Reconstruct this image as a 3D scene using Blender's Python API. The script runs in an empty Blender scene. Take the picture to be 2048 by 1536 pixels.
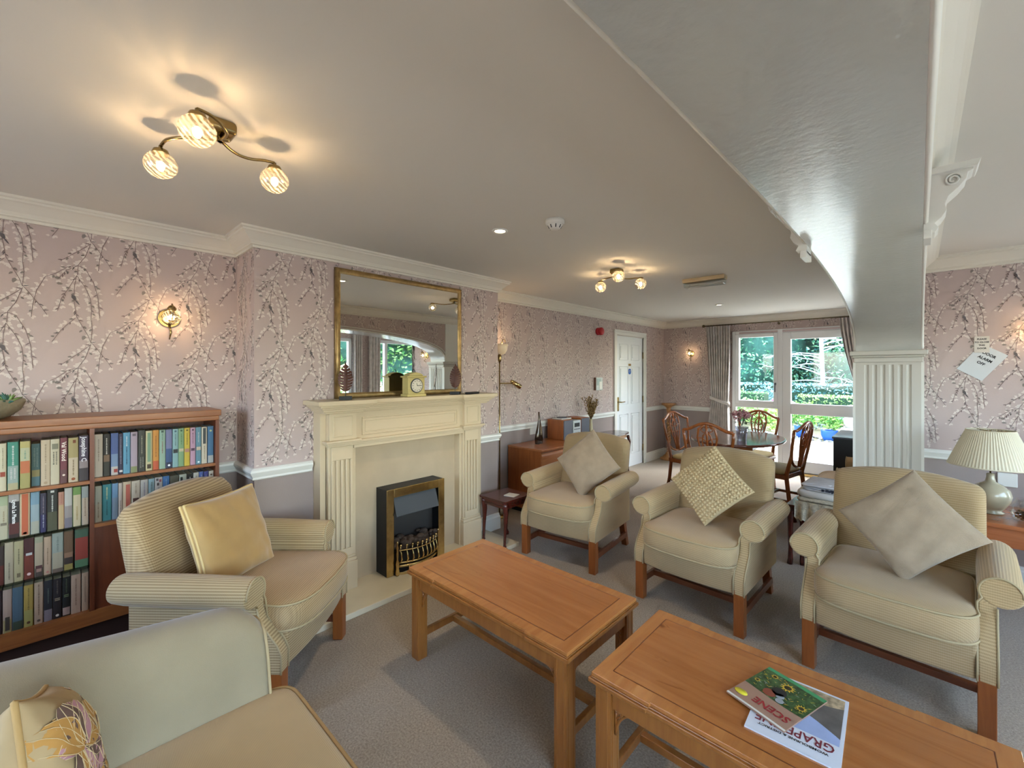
import bpy, bmesh, math, random
from mathutils import Vector, Matrix
random.seed(7)
PI = math.pi
scene = bpy.context.scene
COL = scene.collection

# ------------------------------------------------------------------ camera, world, sun, exposure
H = 1.43
F = 865.0 / 2048.0
YAW = math.atan(814.0 / 865.0)
cam_d = bpy.data.cameras.new('camera')
cam = bpy.data.objects.new('camera', cam_d)
COL.objects.link(cam)
cam.location = (0, 0, H)
cam.rotation_euler = (PI / 2, 0, YAW)
cam_d.sensor_width = 36.0
cam_d.lens = 36.0 * F
cam_d.shift_y = (743.0 - 768.0) / 2048.0
cam_d.clip_start = 0.02
cam_d.clip_end = 200
scene.camera = cam

world = bpy.data.worlds.new('sky')
scene.world = world
world.use_nodes = True
wn = world.node_tree
bg = wn.nodes['Background']
sky = wn.nodes.new('ShaderNodeTexSky')
sky.sky_type = 'NISHITA'
sky.sun_disc = False
sky.sun_elevation = math.radians(48)
sky.sun_rotation = math.radians(40)
sky.air_density = 1.0
sky.dust_density = 1.5
haze = wn.nodes.new('ShaderNodeMix'); haze.data_type = 'RGBA'
haze.inputs[0].default_value = 0.30
wn.links.new(sky.outputs[0], haze.inputs[6]); haze.inputs[7].default_value = (0.95, 0.92, 0.88, 1)
wn.links.new(haze.outputs[2], bg.inputs[0])
bg.inputs[1].default_value = 3.0

sun_d = bpy.data.lights.new('sun', 'SUN')
sun = bpy.data.objects.new('sun', sun_d)
COL.objects.link(sun)
sun_d.energy = 6.0
sun_d.angle = 0.01
sun_d.color = (1.0, 0.95, 0.87)
sun.location = (4, 8, 9)
sun.rotation_euler = Vector((1.0, 0.36, 1.35)).to_track_quat('Z', 'Y').to_euler()

scene.view_settings.view_transform = 'Standard'
scene.view_settings.look = 'None'
scene.view_settings.gamma = 1.0
scene.view_settings.use_curve_mapping = False
scene.view_settings.exposure = 0.48
cy = scene.cycles
cy.max_bounces = 7
cy.diffuse_bounces = 3
cy.glossy_bounces = 3
cy.transmission_bounces = 3
cy.transparent_max_bounces = 10
cy.use_adaptive_sampling = True
cy.adaptive_threshold = 0.1
cy.adaptive_min_samples = 16
cy.sample_clamp_indirect = 6.0
cy.caustics_reflective = False
cy.caustics_refractive = False
cy.use_denoising = True

# ------------------------------------------------------------------ helpers
def lin(h):
    h = h.lstrip('#')
    o = []
    for i in (0, 2, 4):
        v = int(h[i:i + 2], 16) / 255
        o.append(v / 12.92 if v <= 0.04045 else ((v + 0.055) / 1.055) ** 2.4)
    return (o[0], o[1], o[2], 1)

def tag(o, label=None, cat=None, group=None, kind=None):
    if label: o['label'] = label
    if cat: o['category'] = cat
    if group: o['group'] = group
    if kind: o['kind'] = kind
    return o

def empty(name, loc=(0, 0, 0), rz=0, label=None, cat=None, group=None, kind=None):
    o = bpy.data.objects.new(name, None)
    COL.objects.link(o)
    o.location = loc
    o.rotation_euler = (0, 0, rz)
    return tag(o, label, cat, group, kind)

class MB:
    def __init__(s):
        s.v, s.f, s.m, s.s = [], [], [], []
        s.X = None
    def add(s, vs, fs, mat=0, smooth=False, n0=None):
        n = len(s.v); k0 = len(s.f)
        if s.X is not None:
            vs = [s.X @ Vector(p) for p in vs]
        s.v += [tuple(p) for p in vs]
        for f in fs:
            s.f.append([i + n for i in f])
            s.m.append(mat)
            s.s.append(smooth if n0 is None or len(s.f) - k0 <= n0 else False)
        return s
    def box(s, x0, x1, y0, y1, z0, z1, mat=0):
        v = [(x, y, z) for z in (z0, z1) for y in (y0, y1) for x in (x0, x1)]
        return s.add(v, [(0, 2, 3, 1), (4, 5, 7, 6), (0, 1, 5, 4), (2, 6, 7, 3), (0, 4, 6, 2), (1, 3, 7, 5)], mat)
    def loft(s, rings, mat=0, smooth=True, caps=True, closed=False):
        n = len(rings[0])
        vs = [p for r in rings for p in r]
        fs = []
        R = len(rings)
        for i in range(R if closed else R - 1):
            a, b = i * n, ((i + 1) % R) * n
            for j in range(n):
                k = (j + 1) % n
                fs.append((a + j, a + k, b + k, b + j))
        nf = len(fs)
        if caps and not closed:
            fs.append(tuple(range(n))[::-1]); fs.append(tuple(range((R - 1) * n, R * n)))
        s.add(vs, fs, mat, smooth, nf)
        return s
    def tube(s, pts, r, n=8, mat=0, closed=False, caps=True, up=None):
        P = [Vector(p) for p in pts]
        N = len(P)
        rr = r if isinstance(r, (list, tuple)) else [r] * N
        rings = []
        T0 = None
        for i in range(N):
            if closed:
                t = P[(i + 1) % N] - P[i - 1]
            else:
                t = P[min(i + 1, N - 1)] - P[max(i - 1, 0)]
            if t.length < 1e-9: t = Vector((0, 0, 1))
            t.normalize()
            if T0 is None:
                a = Vector((0, 0, 1)) if abs(t.z) < 0.9 else Vector((1, 0, 0))
                u = t.cross(a).normalized()
            else:
                u = (u - t * u.dot(t))
                if u.length < 1e-6: u = t.orthogonal()
                u.normalize()
            T0 = t
            w = t.cross(u)
            rings.append([P[i] + (u * math.cos(2 * PI * k / n) + w * math.sin(2 * PI * k / n)) * rr[i] for k in range(n)])
        return s.loft(rings, mat, True, caps, closed)
    def cyl(s, p0, p1, r0, r1=None, n=16, mat=0):
        return s.tube([p0, p1], [r0, r0 if r1 is None else r1], n, mat)
    def lathe(s, prof, n=24, c=(0, 0, 0), mat=0, caps=True, rf=None):
        rings = []
        for (r, z) in prof:
            ring = []
            for k in range(n):
                a = 2 * PI * k / n
                q = r if rf is None else rf(r, z, a)
                ring.append((c[0] + q * math.cos(a), c[1] + q * math.sin(a), c[2] + z))
            rings.append(ring)
        return s.loft(rings, mat, True, caps)
    def prism(s, poly, axis, a0, a1, mat=0, smooth=False):
        def P(p, a):
            return (a, p[0], p[1]) if axis == 'x' else (p[0], a, p[1]) if axis == 'y' else (p[0], p[1], a)
        n = len(poly)
        s.add([P(p, a0) for p in poly] + [P(p, a1) for p in poly],
              [(i, (i + 1) % n, n + (i + 1) % n, n + i) for i in range(n)] + [tuple(range(n))[::-1], tuple(range(n, 2 * n))], mat, smooth, n)
        return s
    def grid(s, fn, nu, nv, mat=0, smooth=True):
        vs = [fn(i / nu, j / nv) for j in range(nv + 1) for i in range(nu + 1)]
        fs = [(j * (nu + 1) + i, j * (nu + 1) + i + 1, (j + 1) * (nu + 1) + i + 1, (j + 1) * (nu + 1) + i) for j in range(nv) for i in range(nu)]
        return s.add(vs, fs, mat, smooth)
    def sphere(s, c, r, n=12, m=8, mat=0, sc=(1, 1, 1)):
        rings = []
        for j in range(m + 1):
            t = PI * j / m
            q = max(math.sin(t), 0.001)
            rings.append([(c[0] + r * sc[0] * q * math.cos(2 * PI * k / n), c[1] + r * sc[1] * q * math.sin(2 * PI * k / n), c[2] - r * sc[2] * math.cos(t)) for k in range(n)])
        return s.loft(rings, mat, True, False)
    def sweep(s, prof, path, closed=False, mat=0):
        # prof: (offset to the right of travel, z); path: xy points; mitred corners
        P = [Vector(p) for p in path]
        N = len(P)
        rings = []
        for i in range(N):
            d0 = (P[i] - P[i - 1]).normalized() if (i > 0 or closed) else None
            d1 = (P[(i + 1) % N] - P[i]).normalized() if (i < N - 1 or closed) else None
            if d0 is None: d0 = d1
            if d1 is None: d1 = d0
            n0 = Vector((d0.y, -d0.x)); n1 = Vector((d1.y, -d1.x))
            b = (n0 + n1)
            b = b / max(b.dot(n0), 0.2)
            rings.append([(P[i].x + b.x * o, P[i].y + b.y * o, z) for (o, z) in prof])
        return s.loft(rings, mat, False, not closed, closed)
    def build(s, name, mats, parent=None, loc=(0, 0, 0), rz=0, bevel=0, seg=2, sub=0, lim=35, weld=False):
        me = bpy.data.meshes.new(name)
        me.from_pydata(s.v, [], s.f)
        if not isinstance(mats, (list, tuple)): mats = [mats]
        for m in mats: me.materials.append(m)
        me.polygons.foreach_set('material_index', s.m)
        me.polygons.foreach_set('use_smooth', s.s)
        bm = bmesh.new(); bm.from_mesh(me)
        if weld: bmesh.ops.remove_doubles(bm, verts=bm.verts, dist=1e-5)
        bmesh.ops.recalc_face_normals(bm, faces=bm.faces)
        bm.to_mesh(me); bm.free()
        o = bpy.data.objects.new(name, me)
        COL.objects.link(o)
        o.location = loc; o.rotation_euler = (0, 0, rz)
        if parent: o.parent = parent
        if bevel:
            b = o.modifiers.new('bevel', 'BEVEL'); b.width = bevel; b.segments = seg
            b.limit_method = 'ANGLE'; b.angle_limit = math.radians(lim); b.harden_normals = False
            for p in me.polygons: p.use_smooth = True
            w = o.modifiers.new('wn', 'WEIGHTED_NORMAL'); w.keep_sharp = False
        if sub:
            q = o.modifiers.new('sub', 'SUBSURF'); q.levels = sub; q.render_levels = sub
        return o

def copy_tree(o, parent=None):
    c = o.copy(); COL.objects.link(c)
    if parent: c.parent = parent
    for k in ('label', 'category', 'group'):
        pass
    for ch in list(o.children): copy_tree(ch, c)
    return c

def text_obj(name, body, size, mat, parent, M, extrude=0.0004, bold=0.0, align='CENTER', sx=1.0):
    cu = bpy.data.curves.new(name, 'FONT')
    cu.body = body; cu.size = size; cu.align_x = align; cu.align_y = 'CENTER'
    cu.extrude = extrude; cu.offset = bold; cu.resolution_u = 2
    t = bpy.data.objects.new(name, cu); COL.objects.link(t)
    bpy.context.view_layer.update()
    dg = bpy.context.evaluated_depsgraph_get()
    me = bpy.data.meshes.new_from_object(t.evaluated_get(dg))
    bpy.data.objects.remove(t)
    o = bpy.data.objects.new(name, me); COL.objects.link(o)
    me.materials.clear(); me.materials.append(mat)
    me.transform(M @ Matrix.Diagonal((sx, 1, 1, 1)))
    if parent: o.parent = parent
    return o

# ------------------------------------------------------------------ materials
MATS = {}
def mat(name, col, rough=0.6, metal=0.0, bump=0.0, bscale=200, var=0.0, vscale=4, trans=0, emit=None, es=0, sheen=0, ior=1.45, coat=0, spec=0.5, alpha=1):
    if name in MATS: return MATS[name]
    m = bpy.data.materials.new(name); m.use_nodes = True
    nt = m.node_tree; b = nt.nodes['Principled BSDF']
    c = lin(col)
    b.inputs['Base Color'].default_value = c
    b.inputs['Roughness'].default_value = rough
    b.inputs['Metallic'].default_value = metal
    b.inputs['IOR'].default_value = ior
    b.inputs['Transmission Weight'].default_value = trans
    b.inputs['Coat Weight'].default_value = coat
    b.inputs['Coat Roughness'].default_value = 0.17
    b.inputs['Specular IOR Level'].default_value = spec
    b.inputs['Alpha'].default_value = alpha
    if sheen: b.inputs['Sheen Weight'].default_value = sheen
    if emit:
        b.inputs['Emission Color'].default_value = lin(emit)
        b.inputs['Emission Strength'].default_value = es
    tc = nt.nodes.new('ShaderNodeTexCoord')
    if var:
        n = nt.nodes.new('ShaderNodeTexNoise'); n.inputs['Scale'].default_value = vscale; n.inputs['Detail'].default_value = 5
        nt.links.new(tc.outputs['Object'], n.inputs['Vector'])
        r = nt.nodes.new('ShaderNodeValToRGB')
        r.color_ramp.elements[0].position = 0.3; r.color_ramp.elements[1].position = 0.7
        r.color_ramp.elements[0].color = tuple(x * (1 - var) for x in c[:3]) + (1,)
        r.color_ramp.elements[1].color = tuple(min(1, x * (1 + var)) for x in c[:3]) + (1,)
        nt.links.new(n.outputs['Fac'], r.inputs['Fac']); nt.links.new(r.outputs['Color'], b.inputs['Base Color'])
    if bump:
        n = nt.nodes.new('ShaderNodeTexNoise'); n.inputs['Scale'].default_value = bscale; n.inputs['Detail'].default_value = 3
        nt.links.new(tc.outputs['Object'], n.inputs['Vector'])
        bp = nt.nodes.new('ShaderNodeBump'); bp.inputs['Strength'].default_value = bump; bp.inputs['Distance'].default_value = 0.004
        nt.links.new(n.outputs['Fac'], bp.inputs['Height']); nt.links.new(bp.outputs['Normal'], b.inputs['Normal'])
    MATS[name] = m
    return m

def wood(name, base, dark, rough=0.35, axis=0, scale=1.0, knots=False, coat=0.3):
    m = bpy.data.materials.new(name); m.use_nodes = True
    nt = m.node_tree; b = nt.nodes['Principled BSDF']
    tc = nt.nodes.new('ShaderNodeTexCoord')
    mp = nt.nodes.new('ShaderNodeMapping')
    sc = [14 * scale] * 3; sc[axis] = 1.3 * scale
    mp.inputs['Scale'].default_value = sc
    nt.links.new(tc.outputs['Object'], mp.inputs['Vector'])
    n = nt.nodes.new('ShaderNodeTexNoise'); n.inputs['Scale'].default_value = 2.2; n.inputs['Detail'].default_value = 8; n.inputs['Roughness'].default_value = 0.6; n.inputs['Distortion'].default_value = 0.6
    nt.links.new(mp.outputs['Vector'], n.inputs['Vector'])
    r = nt.nodes.new('ShaderNodeValToRGB')
    r.color_ramp.elements[0].position = 0.25; r.color_ramp.elements[0].color = lin(dark)
    r.color_ramp.elements[1].position = 0.62; r.color_ramp.elements[1].color = lin(base)
    nt.links.new(n.outputs['Fac'], r.inputs['Fac'])
    out = r.outputs['Color']
    if knots:
        mp2 = nt.nodes.new('ShaderNodeMapping')
        s2 = [9.0] * 3; s2[axis] = 4.0
        mp2.inputs['Scale'].default_value = s2
        nt.links.new(tc.outputs['Object'], mp2.inputs['Vector'])
        n2 = nt.nodes.new('ShaderNodeTexNoise'); n2.inputs['Scale'].default_value = 1.0; n2.inputs['Detail'].default_value = 6; n2.inputs['Distortion'].default_value = 1.5
        nt.links.new(mp2.outputs['Vector'], n2.inputs['Vector'])
        r2 = nt.nodes.new('ShaderNodeValToRGB')
        r2.color_ramp.elements[0].position = 0.66; r2.color_ramp.elements[0].color = (0, 0, 0, 1)
        r2.color_ramp.elements[1].position = 0.74; r2.color_ramp.elements[1].color = (1, 1, 1, 1)
        nt.links.new(n2.outputs['Fac'], r2.inputs['Fac'])
        mx = nt.nodes.new('ShaderNodeMix'); mx.data_type = 'RGBA'
        nt.links.new(r2.outputs['Color'], mx.inputs[0])
        nt.links.new(out, mx.inputs[6]); mx.inputs[7].default_value = lin('#7a3c14')
        out = mx.outputs[2]
    nt.links.new(out, b.inputs['Base Color'])
    b.inputs['Roughness'].default_value = rough
    b.inputs['Coat Weight'].default_value = coat; b.inputs['Coat Roughness'].default_value = 0.15
    MATS[name] = m
    return m

def rib(name, c1, c2, co=(0, 1, 1), pitch=0.0105, bump=0.35, rough=0.95, cross=True, amp=1.0):
    """woven ribbed cloth: ribs run where the weighted coordinate is constant"""
    m = bpy.data.materials.new(name); m.use_nodes = True
    nt = m.node_tree; b = nt.nodes['Principled BSDF']; L = nt.links.new
    tc = nt.nodes.new('ShaderNodeTexCoord')
    def band(w, p):
        d = nt.nodes.new('ShaderNodeVectorMath'); d.operation = 'DOT_PRODUCT'
        d.inputs[1].default_value = tuple(x * 2 * PI / p for x in w)
        L(tc.outputs['Object'], d.inputs[0])
        s = nt.nodes.new('ShaderNodeMath'); s.operation = 'SINE'; L(d.outputs['Value'], s.inputs[0])
        a = nt.nodes.new('ShaderNodeMath'); a.operation = 'MULTIPLY_ADD'; a.inputs[1].default_value = 0.5; a.inputs[2].default_value = 0.5
        L(s.outputs[0], a.inputs[0])
        return a.outputs[0]
    v = band(co, pitch)
    if cross:
        w = (1, 0.3, 0) if co[0] == 0 else (0, 1, 0.2)
        c = band(w, pitch * 0.62)
        mm = nt.nodes.new('ShaderNodeMath'); mm.operation = 'MULTIPLY_ADD'; mm.inputs[1].default_value = 0.28
        L(c, mm.inputs[0]); L(v, mm.inputs[2])
        sc = nt.nodes.new('ShaderNodeMath'); sc.operation = 'MULTIPLY'; sc.inputs[1].default_value = 0.78
        L(mm.outputs[0], sc.inputs[0]); v = sc.outputs[0]
    n = nt.nodes.new('ShaderNodeTexNoise'); n.inputs['Scale'].default_value = 5; n.inputs['Detail'].default_value = 4
    L(tc.outputs['Object'], n.inputs['Vector'])
    mx = nt.nodes.new('ShaderNodeMix'); mx.data_type = 'RGBA'
    vv = nt.nodes.new('ShaderNodeMath'); vv.operation = 'MULTIPLY'; vv.inputs[1].default_value = amp; L(v, vv.inputs[0])
    L(vv.outputs[0], mx.inputs[0]); mx.inputs[6].default_value = lin(c2); mx.inputs[7].default_value = lin(c1)
    m2 = nt.nodes.new('ShaderNodeMix'); m2.data_type = 'RGBA'; m2.blend_type = 'MULTIPLY'; m2.inputs[0].default_value = 0.25
    L(mx.outputs[2], m2.inputs[6]); L(n.outputs['Fac'], m2.inputs[7])
    L(m2.outputs[2], b.inputs['Base Color'])
    bp = nt.nodes.new('ShaderNodeBump'); bp.inputs['Strength'].default_value = bump; bp.inputs['Distance'].default_value = 0.002
    L(v, bp.inputs['Height']); L(bp.outputs['Normal'], b.inputs['Normal'])
    b.inputs['Roughness'].default_value = rough; b.inputs['Sheen Weight'].default_value = 0.25
    b.inputs['Specular IOR Level'].default_value = 0.2
    MATS[name] = m
    return m

def rib_arm(name, c1, c2, pitch=0.0105):
    """ribs that run along a rolled arm: banded by the angle round the roll, by height below it"""
    m = bpy.data.materials.new(name); m.use_nodes = True
    nt = m.node_tree; b = nt.nodes['Principled BSDF']; L = nt.links.new
    def M(op, a, b_=None, c=None):
        n = nt.nodes.new('ShaderNodeMath'); n.operation = op
        for i, v in enumerate((a, b_, c)):
            if v is None: continue
            if isinstance(v, (int, float)): n.inputs[i].default_value = v
            else: L(v, n.inputs[i])
        return n.outputs[0]
    tc = nt.nodes.new('ShaderNodeTexCoord'); sp = nt.nodes.new('ShaderNodeSeparateXYZ'); L(tc.outputs['Object'], sp.inputs[0])
    dx = M('SUBTRACT', M('ABSOLUTE', sp.outputs[0]), .330); dz = M('SUBTRACT', sp.outputs[2], .558)
    ang = M('MULTIPLY', M('ARCTAN2', dz, dx), .062)
    low = M('LESS_THAN', sp.outputs[2], .500)
    front = M('LESS_THAN', sp.outputs[1], .0985)
    usez = M('MAXIMUM', low, front)
    ph = M('ADD', M('MULTIPLY', sp.outputs[2], usez), M('MULTIPLY', ang, M('SUBTRACT', 1.0, usez)))
    v = M('MULTIPLY_ADD', M('SINE', M('MULTIPLY', ph, 2 * PI / pitch)), .5, .5)
    w_ = M('MULTIPLY_ADD', M('SINE', M('MULTIPLY', M('ADD', sp.outputs[1], sp.outputs[0]), 2 * PI / pitch / .62)), .5, .5)
    v = M('MULTIPLY', M('MULTIPLY_ADD', w_, .28, v), .78)
    mx = nt.nodes.new('ShaderNodeMix'); mx.data_type = 'RGBA'; L(v, mx.inputs[0]); mx.inputs[6].default_value = lin(c2); mx.inputs[7].default_value = lin(c1)
    L(mx.outputs[2], b.inputs['Base Color'])
    bp = nt.nodes.new('ShaderNodeBump'); bp.inputs['Strength'].default_value = .35; bp.inputs['Distance'].default_value = .002
    L(v, bp.inputs['Height']); L(bp.outputs['Normal'], b.inputs['Normal'])
    b.inputs['Roughness'].default_value = .95; b.inputs['Sheen Weight'].default_value = .25; b.inputs['Specular IOR Level'].default_value = .2
    return m
WHITE = mat('white_gloss_paint', '#ecebe4', 0.35)
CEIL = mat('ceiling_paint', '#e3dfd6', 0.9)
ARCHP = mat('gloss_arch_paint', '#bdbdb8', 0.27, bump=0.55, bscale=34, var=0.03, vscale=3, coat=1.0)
PAPER = mat('pink_wallpaper', '#c5b2ad', 0.85, bump=0.05, bscale=300)
DADO = mat('mauve_dado_paper', '#a3948f', 0.85, bump=0.08, bscale=150)
STEM = mat('print_stem', '#857372', 0.85)
PETAL = mat('print_petal', '#ddd0c8', 0.85)
LEAFG = mat('print_leaf_grey', '#8f8680', 0.85)
PDARK = mat('print_dark', '#6b6466', 0.85)
CREAM = mat('cream_paint', '#d3c0a0', 0.4)
MARBLE = mat('cream_marble', '#c4b094', 0.22, var=0.06, vscale=6)
HEARTH = mat('pale_hearth_stone', '#e0d4b8', 0.12, var=0.05, vscale=5)
BRASS = mat('antique_brass', '#a58f60', 0.25, 1.0)
GOLD = mat('polished_brass', '#cdb27a', 0.22, 1.0, var=0.15, vscale=30)
GILT = mat('aged_gilt', '#a3875a', 0.38, 0.75, var=0.3, vscale=22, bump=0.3, bscale=60)
BLACK = mat('matt_black', '#17171a', 0.5)
DARKG = mat('charcoal_metal', '#4b4d50', 0.45)
SOOT = mat('brown_soot', '#3f3a36', 0.8)
MAHOG = wood('mahogany', '#5a2118', '#3a120d', 0.25, 0, 1.2, coat=0.5)
TEAK = wood('teak_vertical', '#a9602f', '#8f4c20', 0.4, 2, 1.2, coat=0.15)
TEAKH = wood('teak_horizontal', '#bb7646', '#a56034', 0.35, 1, 1.2, coat=0.2)
SHELFW = wood('bookcase_wood', '#965a2a', '#7c431c', 0.4, 1, 1.3, coat=0.2)
SHELFD = wood('bookcase_dark_wood', '#6d3316', '#56270f', 0.4, 2, 1.3, coat=0.2)
YEW = wood('yew_top', '#b57239', '#9c5a27', 0.22, 0, 0.8, knots=True, coat=0.5)
YEWB = wood('yew_band', '#bb7a3f', '#a6642f', 0.22, 1, 0.9, coat=0.5)
YEWL = wood('yew_leg', '#a3682f', '#8b5222', 0.3, 2, 1.1, coat=0.3)
INLAY = mat('dark_inlay', '#6a3514', 0.4)
CHERRY = wood('chair_leg_wood', '#9a5626', '#7f421b', 0.3, 2, 1.1, coat=0.3)
CHERRYD = wood('chair_rail_wood', '#7a4022', '#5f2e17', 0.3, 0, 1.1, coat=0.3)
DINEW = wood('dining_chair_wood', '#9c5728', '#7a3d18', 0.25, 2, 1.4, coat=0.5)
DINET = wood('dining_top_wood', '#6e3a2a', '#55281c', 0.12, 0, 1.0, coat=0.7)
PINE = wood('turned_pine', '#bd8a58', '#a06d3c', 0.4, 2, 1.0, coat=0.2)
RIBV = rib('cream_cloth_upright', '#d3b78c', '#967a54', (0, 0, 1), 0.0105)
RIBS = rib('cream_cloth_seat', '#d0b185', '#997c56', (0, 1, 1), 0.0105)
RIBA = rib_arm('cream_cloth_arm', '#cbb48a', '#937a55')
PIPE = mat('cream_piping', '#b3a07c', 0.9)
PLAINC = mat('plain_sofa_cloth', '#988b72', 0.9, bump=.15, bscale=420, var=.09, vscale=5, sheen=.3)
BSTONE = mat('velvet_gold', '#b8935a', 0.85, sheen=0.6, var=0.08, vscale=9)
TAUPE = mat('taupe_cushion_cloth', '#a38f77', 0.95, bump=0.5, bscale=260, var=0.1, vscale=14, sheen=0.3)
BOBBLE = mat('cream_knit', '#cdb58c', 0.95, bump=0.4, bscale=200)
BULBGLASS = mat('cut_glass', '#fff3dc', 0.08, trans=1.0, ior=1.3)
BULB = mat('lamp_bulb', '#ffffff', 0.5, emit='#ffe6bc', es=70)
def thin_glass(name, tint='#ffffff', refl=0.06, rough=0.03, stripes=None, gcol='#ffffff'):
    m = bpy.data.materials.new(name); m.use_nodes = True
    nt = m.node_tree; L = nt.links.new
    nt.nodes.remove(nt.nodes['Principled BSDF'])
    out = nt.nodes['Material Output']
    t = nt.nodes.new('ShaderNodeBsdfTransparent'); t.inputs[0].default_value = lin(tint)
    g = nt.nodes.new('ShaderNodeBsdfGlossy'); g.inputs['Roughness'].default_value = rough; g.inputs['Color'].default_value = lin(gcol)
    mx = nt.nodes.new('ShaderNodeMixShader'); mx.inputs[0].default_value = refl
    L(t.outputs[0], mx.inputs[1]); L(g.outputs[0], mx.inputs[2])
    if stripes:
        tc = nt.nodes.new('ShaderNodeTexCoord')
        wv = nt.nodes.new('ShaderNodeTexWave'); wv.wave_type = 'BANDS'; wv.bands_direction = 'DIAGONAL'
        wv.inputs['Scale'].default_value = stripes; wv.inputs['Distortion'].default_value = 3.0; wv.inputs['Detail'].default_value = 1.0; wv.inputs['Detail Scale'].default_value = 2
        L(tc.outputs['Object'], wv.inputs['Vector'])
        r = nt.nodes.new('ShaderNodeMapRange'); r.inputs[1].default_value = .35; r.inputs[2].default_value = .75; r.inputs[3].default_value = .10; r.inputs[4].default_value = .62
        L(wv.outputs['Fac'], r.inputs[0]); L(r.outputs[0], mx.inputs[0])
        tl = nt.nodes.new('ShaderNodeBsdfTranslucent'); tl.inputs[0].default_value = lin('#c9bda4')
        m2 = nt.nodes.new('ShaderNodeMixShader'); m2.inputs[0].default_value = .35
        L(g.outputs[0], m2.inputs[1]); L(tl.outputs[0], m2.inputs[2]); L(m2.outputs[0], mx.inputs[2])
    L(mx.outputs[0], out.inputs[0])
    MATS[name] = m
    return m
GLASS = thin_glass('clear_glass', '#f6fafa', 0.025)
SHELFGLASS = thin_glass('green_glass_shelf', '#c4cfbe', 0.15)
CUTGLASS = thin_glass('cut_glass_shade', '#fffaf0', 0.2, 0.08, stripes=30)
MIRROR = mat('mirror_silver', '#f2f4f2', 0.015, 1.0)
PLASTIC = mat('white_plastic', '#e9e7e0', 0.4)
INK = mat('black_ink', '#222226', 0.7)
PAGES = mat('book_pages', '#cbb995', 0.95)

def carpet():
    m = bpy.data.materials.new('taupe_carpet'); m.use_nodes = True
    nt = m.node_tree; b = nt.nodes['Principled BSDF']; L = nt.links.new
    tc = nt.nodes.new('ShaderNodeTexCoord')
    n = nt.nodes.new('ShaderNodeTexNoise'); n.inputs['Scale'].default_value = 130; n.inputs['Detail'].default_value = 4; n.inputs['Roughness'].default_value = 0.75
    n2 = nt.nodes.new('ShaderNodeTexNoise'); n2.inputs['Scale'].default_value = 3; n2.inputs['Detail'].default_value = 3
    L(tc.outputs['Object'], n.inputs['Vector']); L(tc.outputs['Object'], n2.inputs['Vector'])
    r = nt.nodes.new('ShaderNodeValToRGB')
    r.color_ramp.elements[0].position = 0.3; r.color_ramp.elements[0].color = lin('#87796a')
    r.color_ramp.elements[1].position = 0.7; r.color_ramp.elements[1].color = lin('#cdbda8')
    L(n.outputs['Fac'], r.inputs['Fac'])
    mx = nt.nodes.new('ShaderNodeMix'); mx.data_type = 'RGBA'; mx.blend_type = 'MULTIPLY'; mx.inputs[0].default_value = 0.2
    L(r.outputs['Color'], mx.inputs[6]); L(n2.outputs['Fac'], mx.inputs[7])
    L(mx.outputs[2], b.inputs['Base Color'])
    bp = nt.nodes.new('ShaderNodeBump'); bp.inputs['Strength'].default_value = 0.7; bp.inputs['Distance'].default_value = 0.006
    L(n.outputs['Fac'], bp.inputs['Height']); L(bp.outputs['Normal'], b.inputs['Normal'])
    b.inputs['Roughness'].default_value = 1.0; b.inputs['Sheen Weight'].default_value = 0.2; b.inputs['Specular IOR Level'].default_value = 0.1
    return m
CARPET = carpet()

# ------------------------------------------------------------------ the room shell
ZC = 2.25
XL, XB, XA0, XA1 = -3.14, -2.80, -0.34, 0.011   # left wall, chimney breast, arch wall faces
CB0, CB1 = 0.80, 2.785                          # chimney breast ends
YW, YR, YB = 7.08, 4.38, -1.7                   # window wall, right wall, wall behind
XD, XS = 0.62, 2.2                              # dining end wall, sunroom glazing

STR = lambda o: tag(o, kind='structure')
STR(MB().box(XL - 0.15, XD + 0.1, YB - 0.1, YW + 0.12, -0.12, 0).box(XD + 0.1, XS + 0.12, YB - 0.1, 5.9, -0.12, 0).build('floor', CARPET))
STR(MB().box(XL - 0.15, XD + 0.1, YB - 0.1, YW + 0.12, ZC, ZC + 0.15).box(XD + 0.1, XS + 0.12, YB - 0.1, 5.9, ZC, ZC + 0.15).build('ceiling', CEIL))

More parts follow.
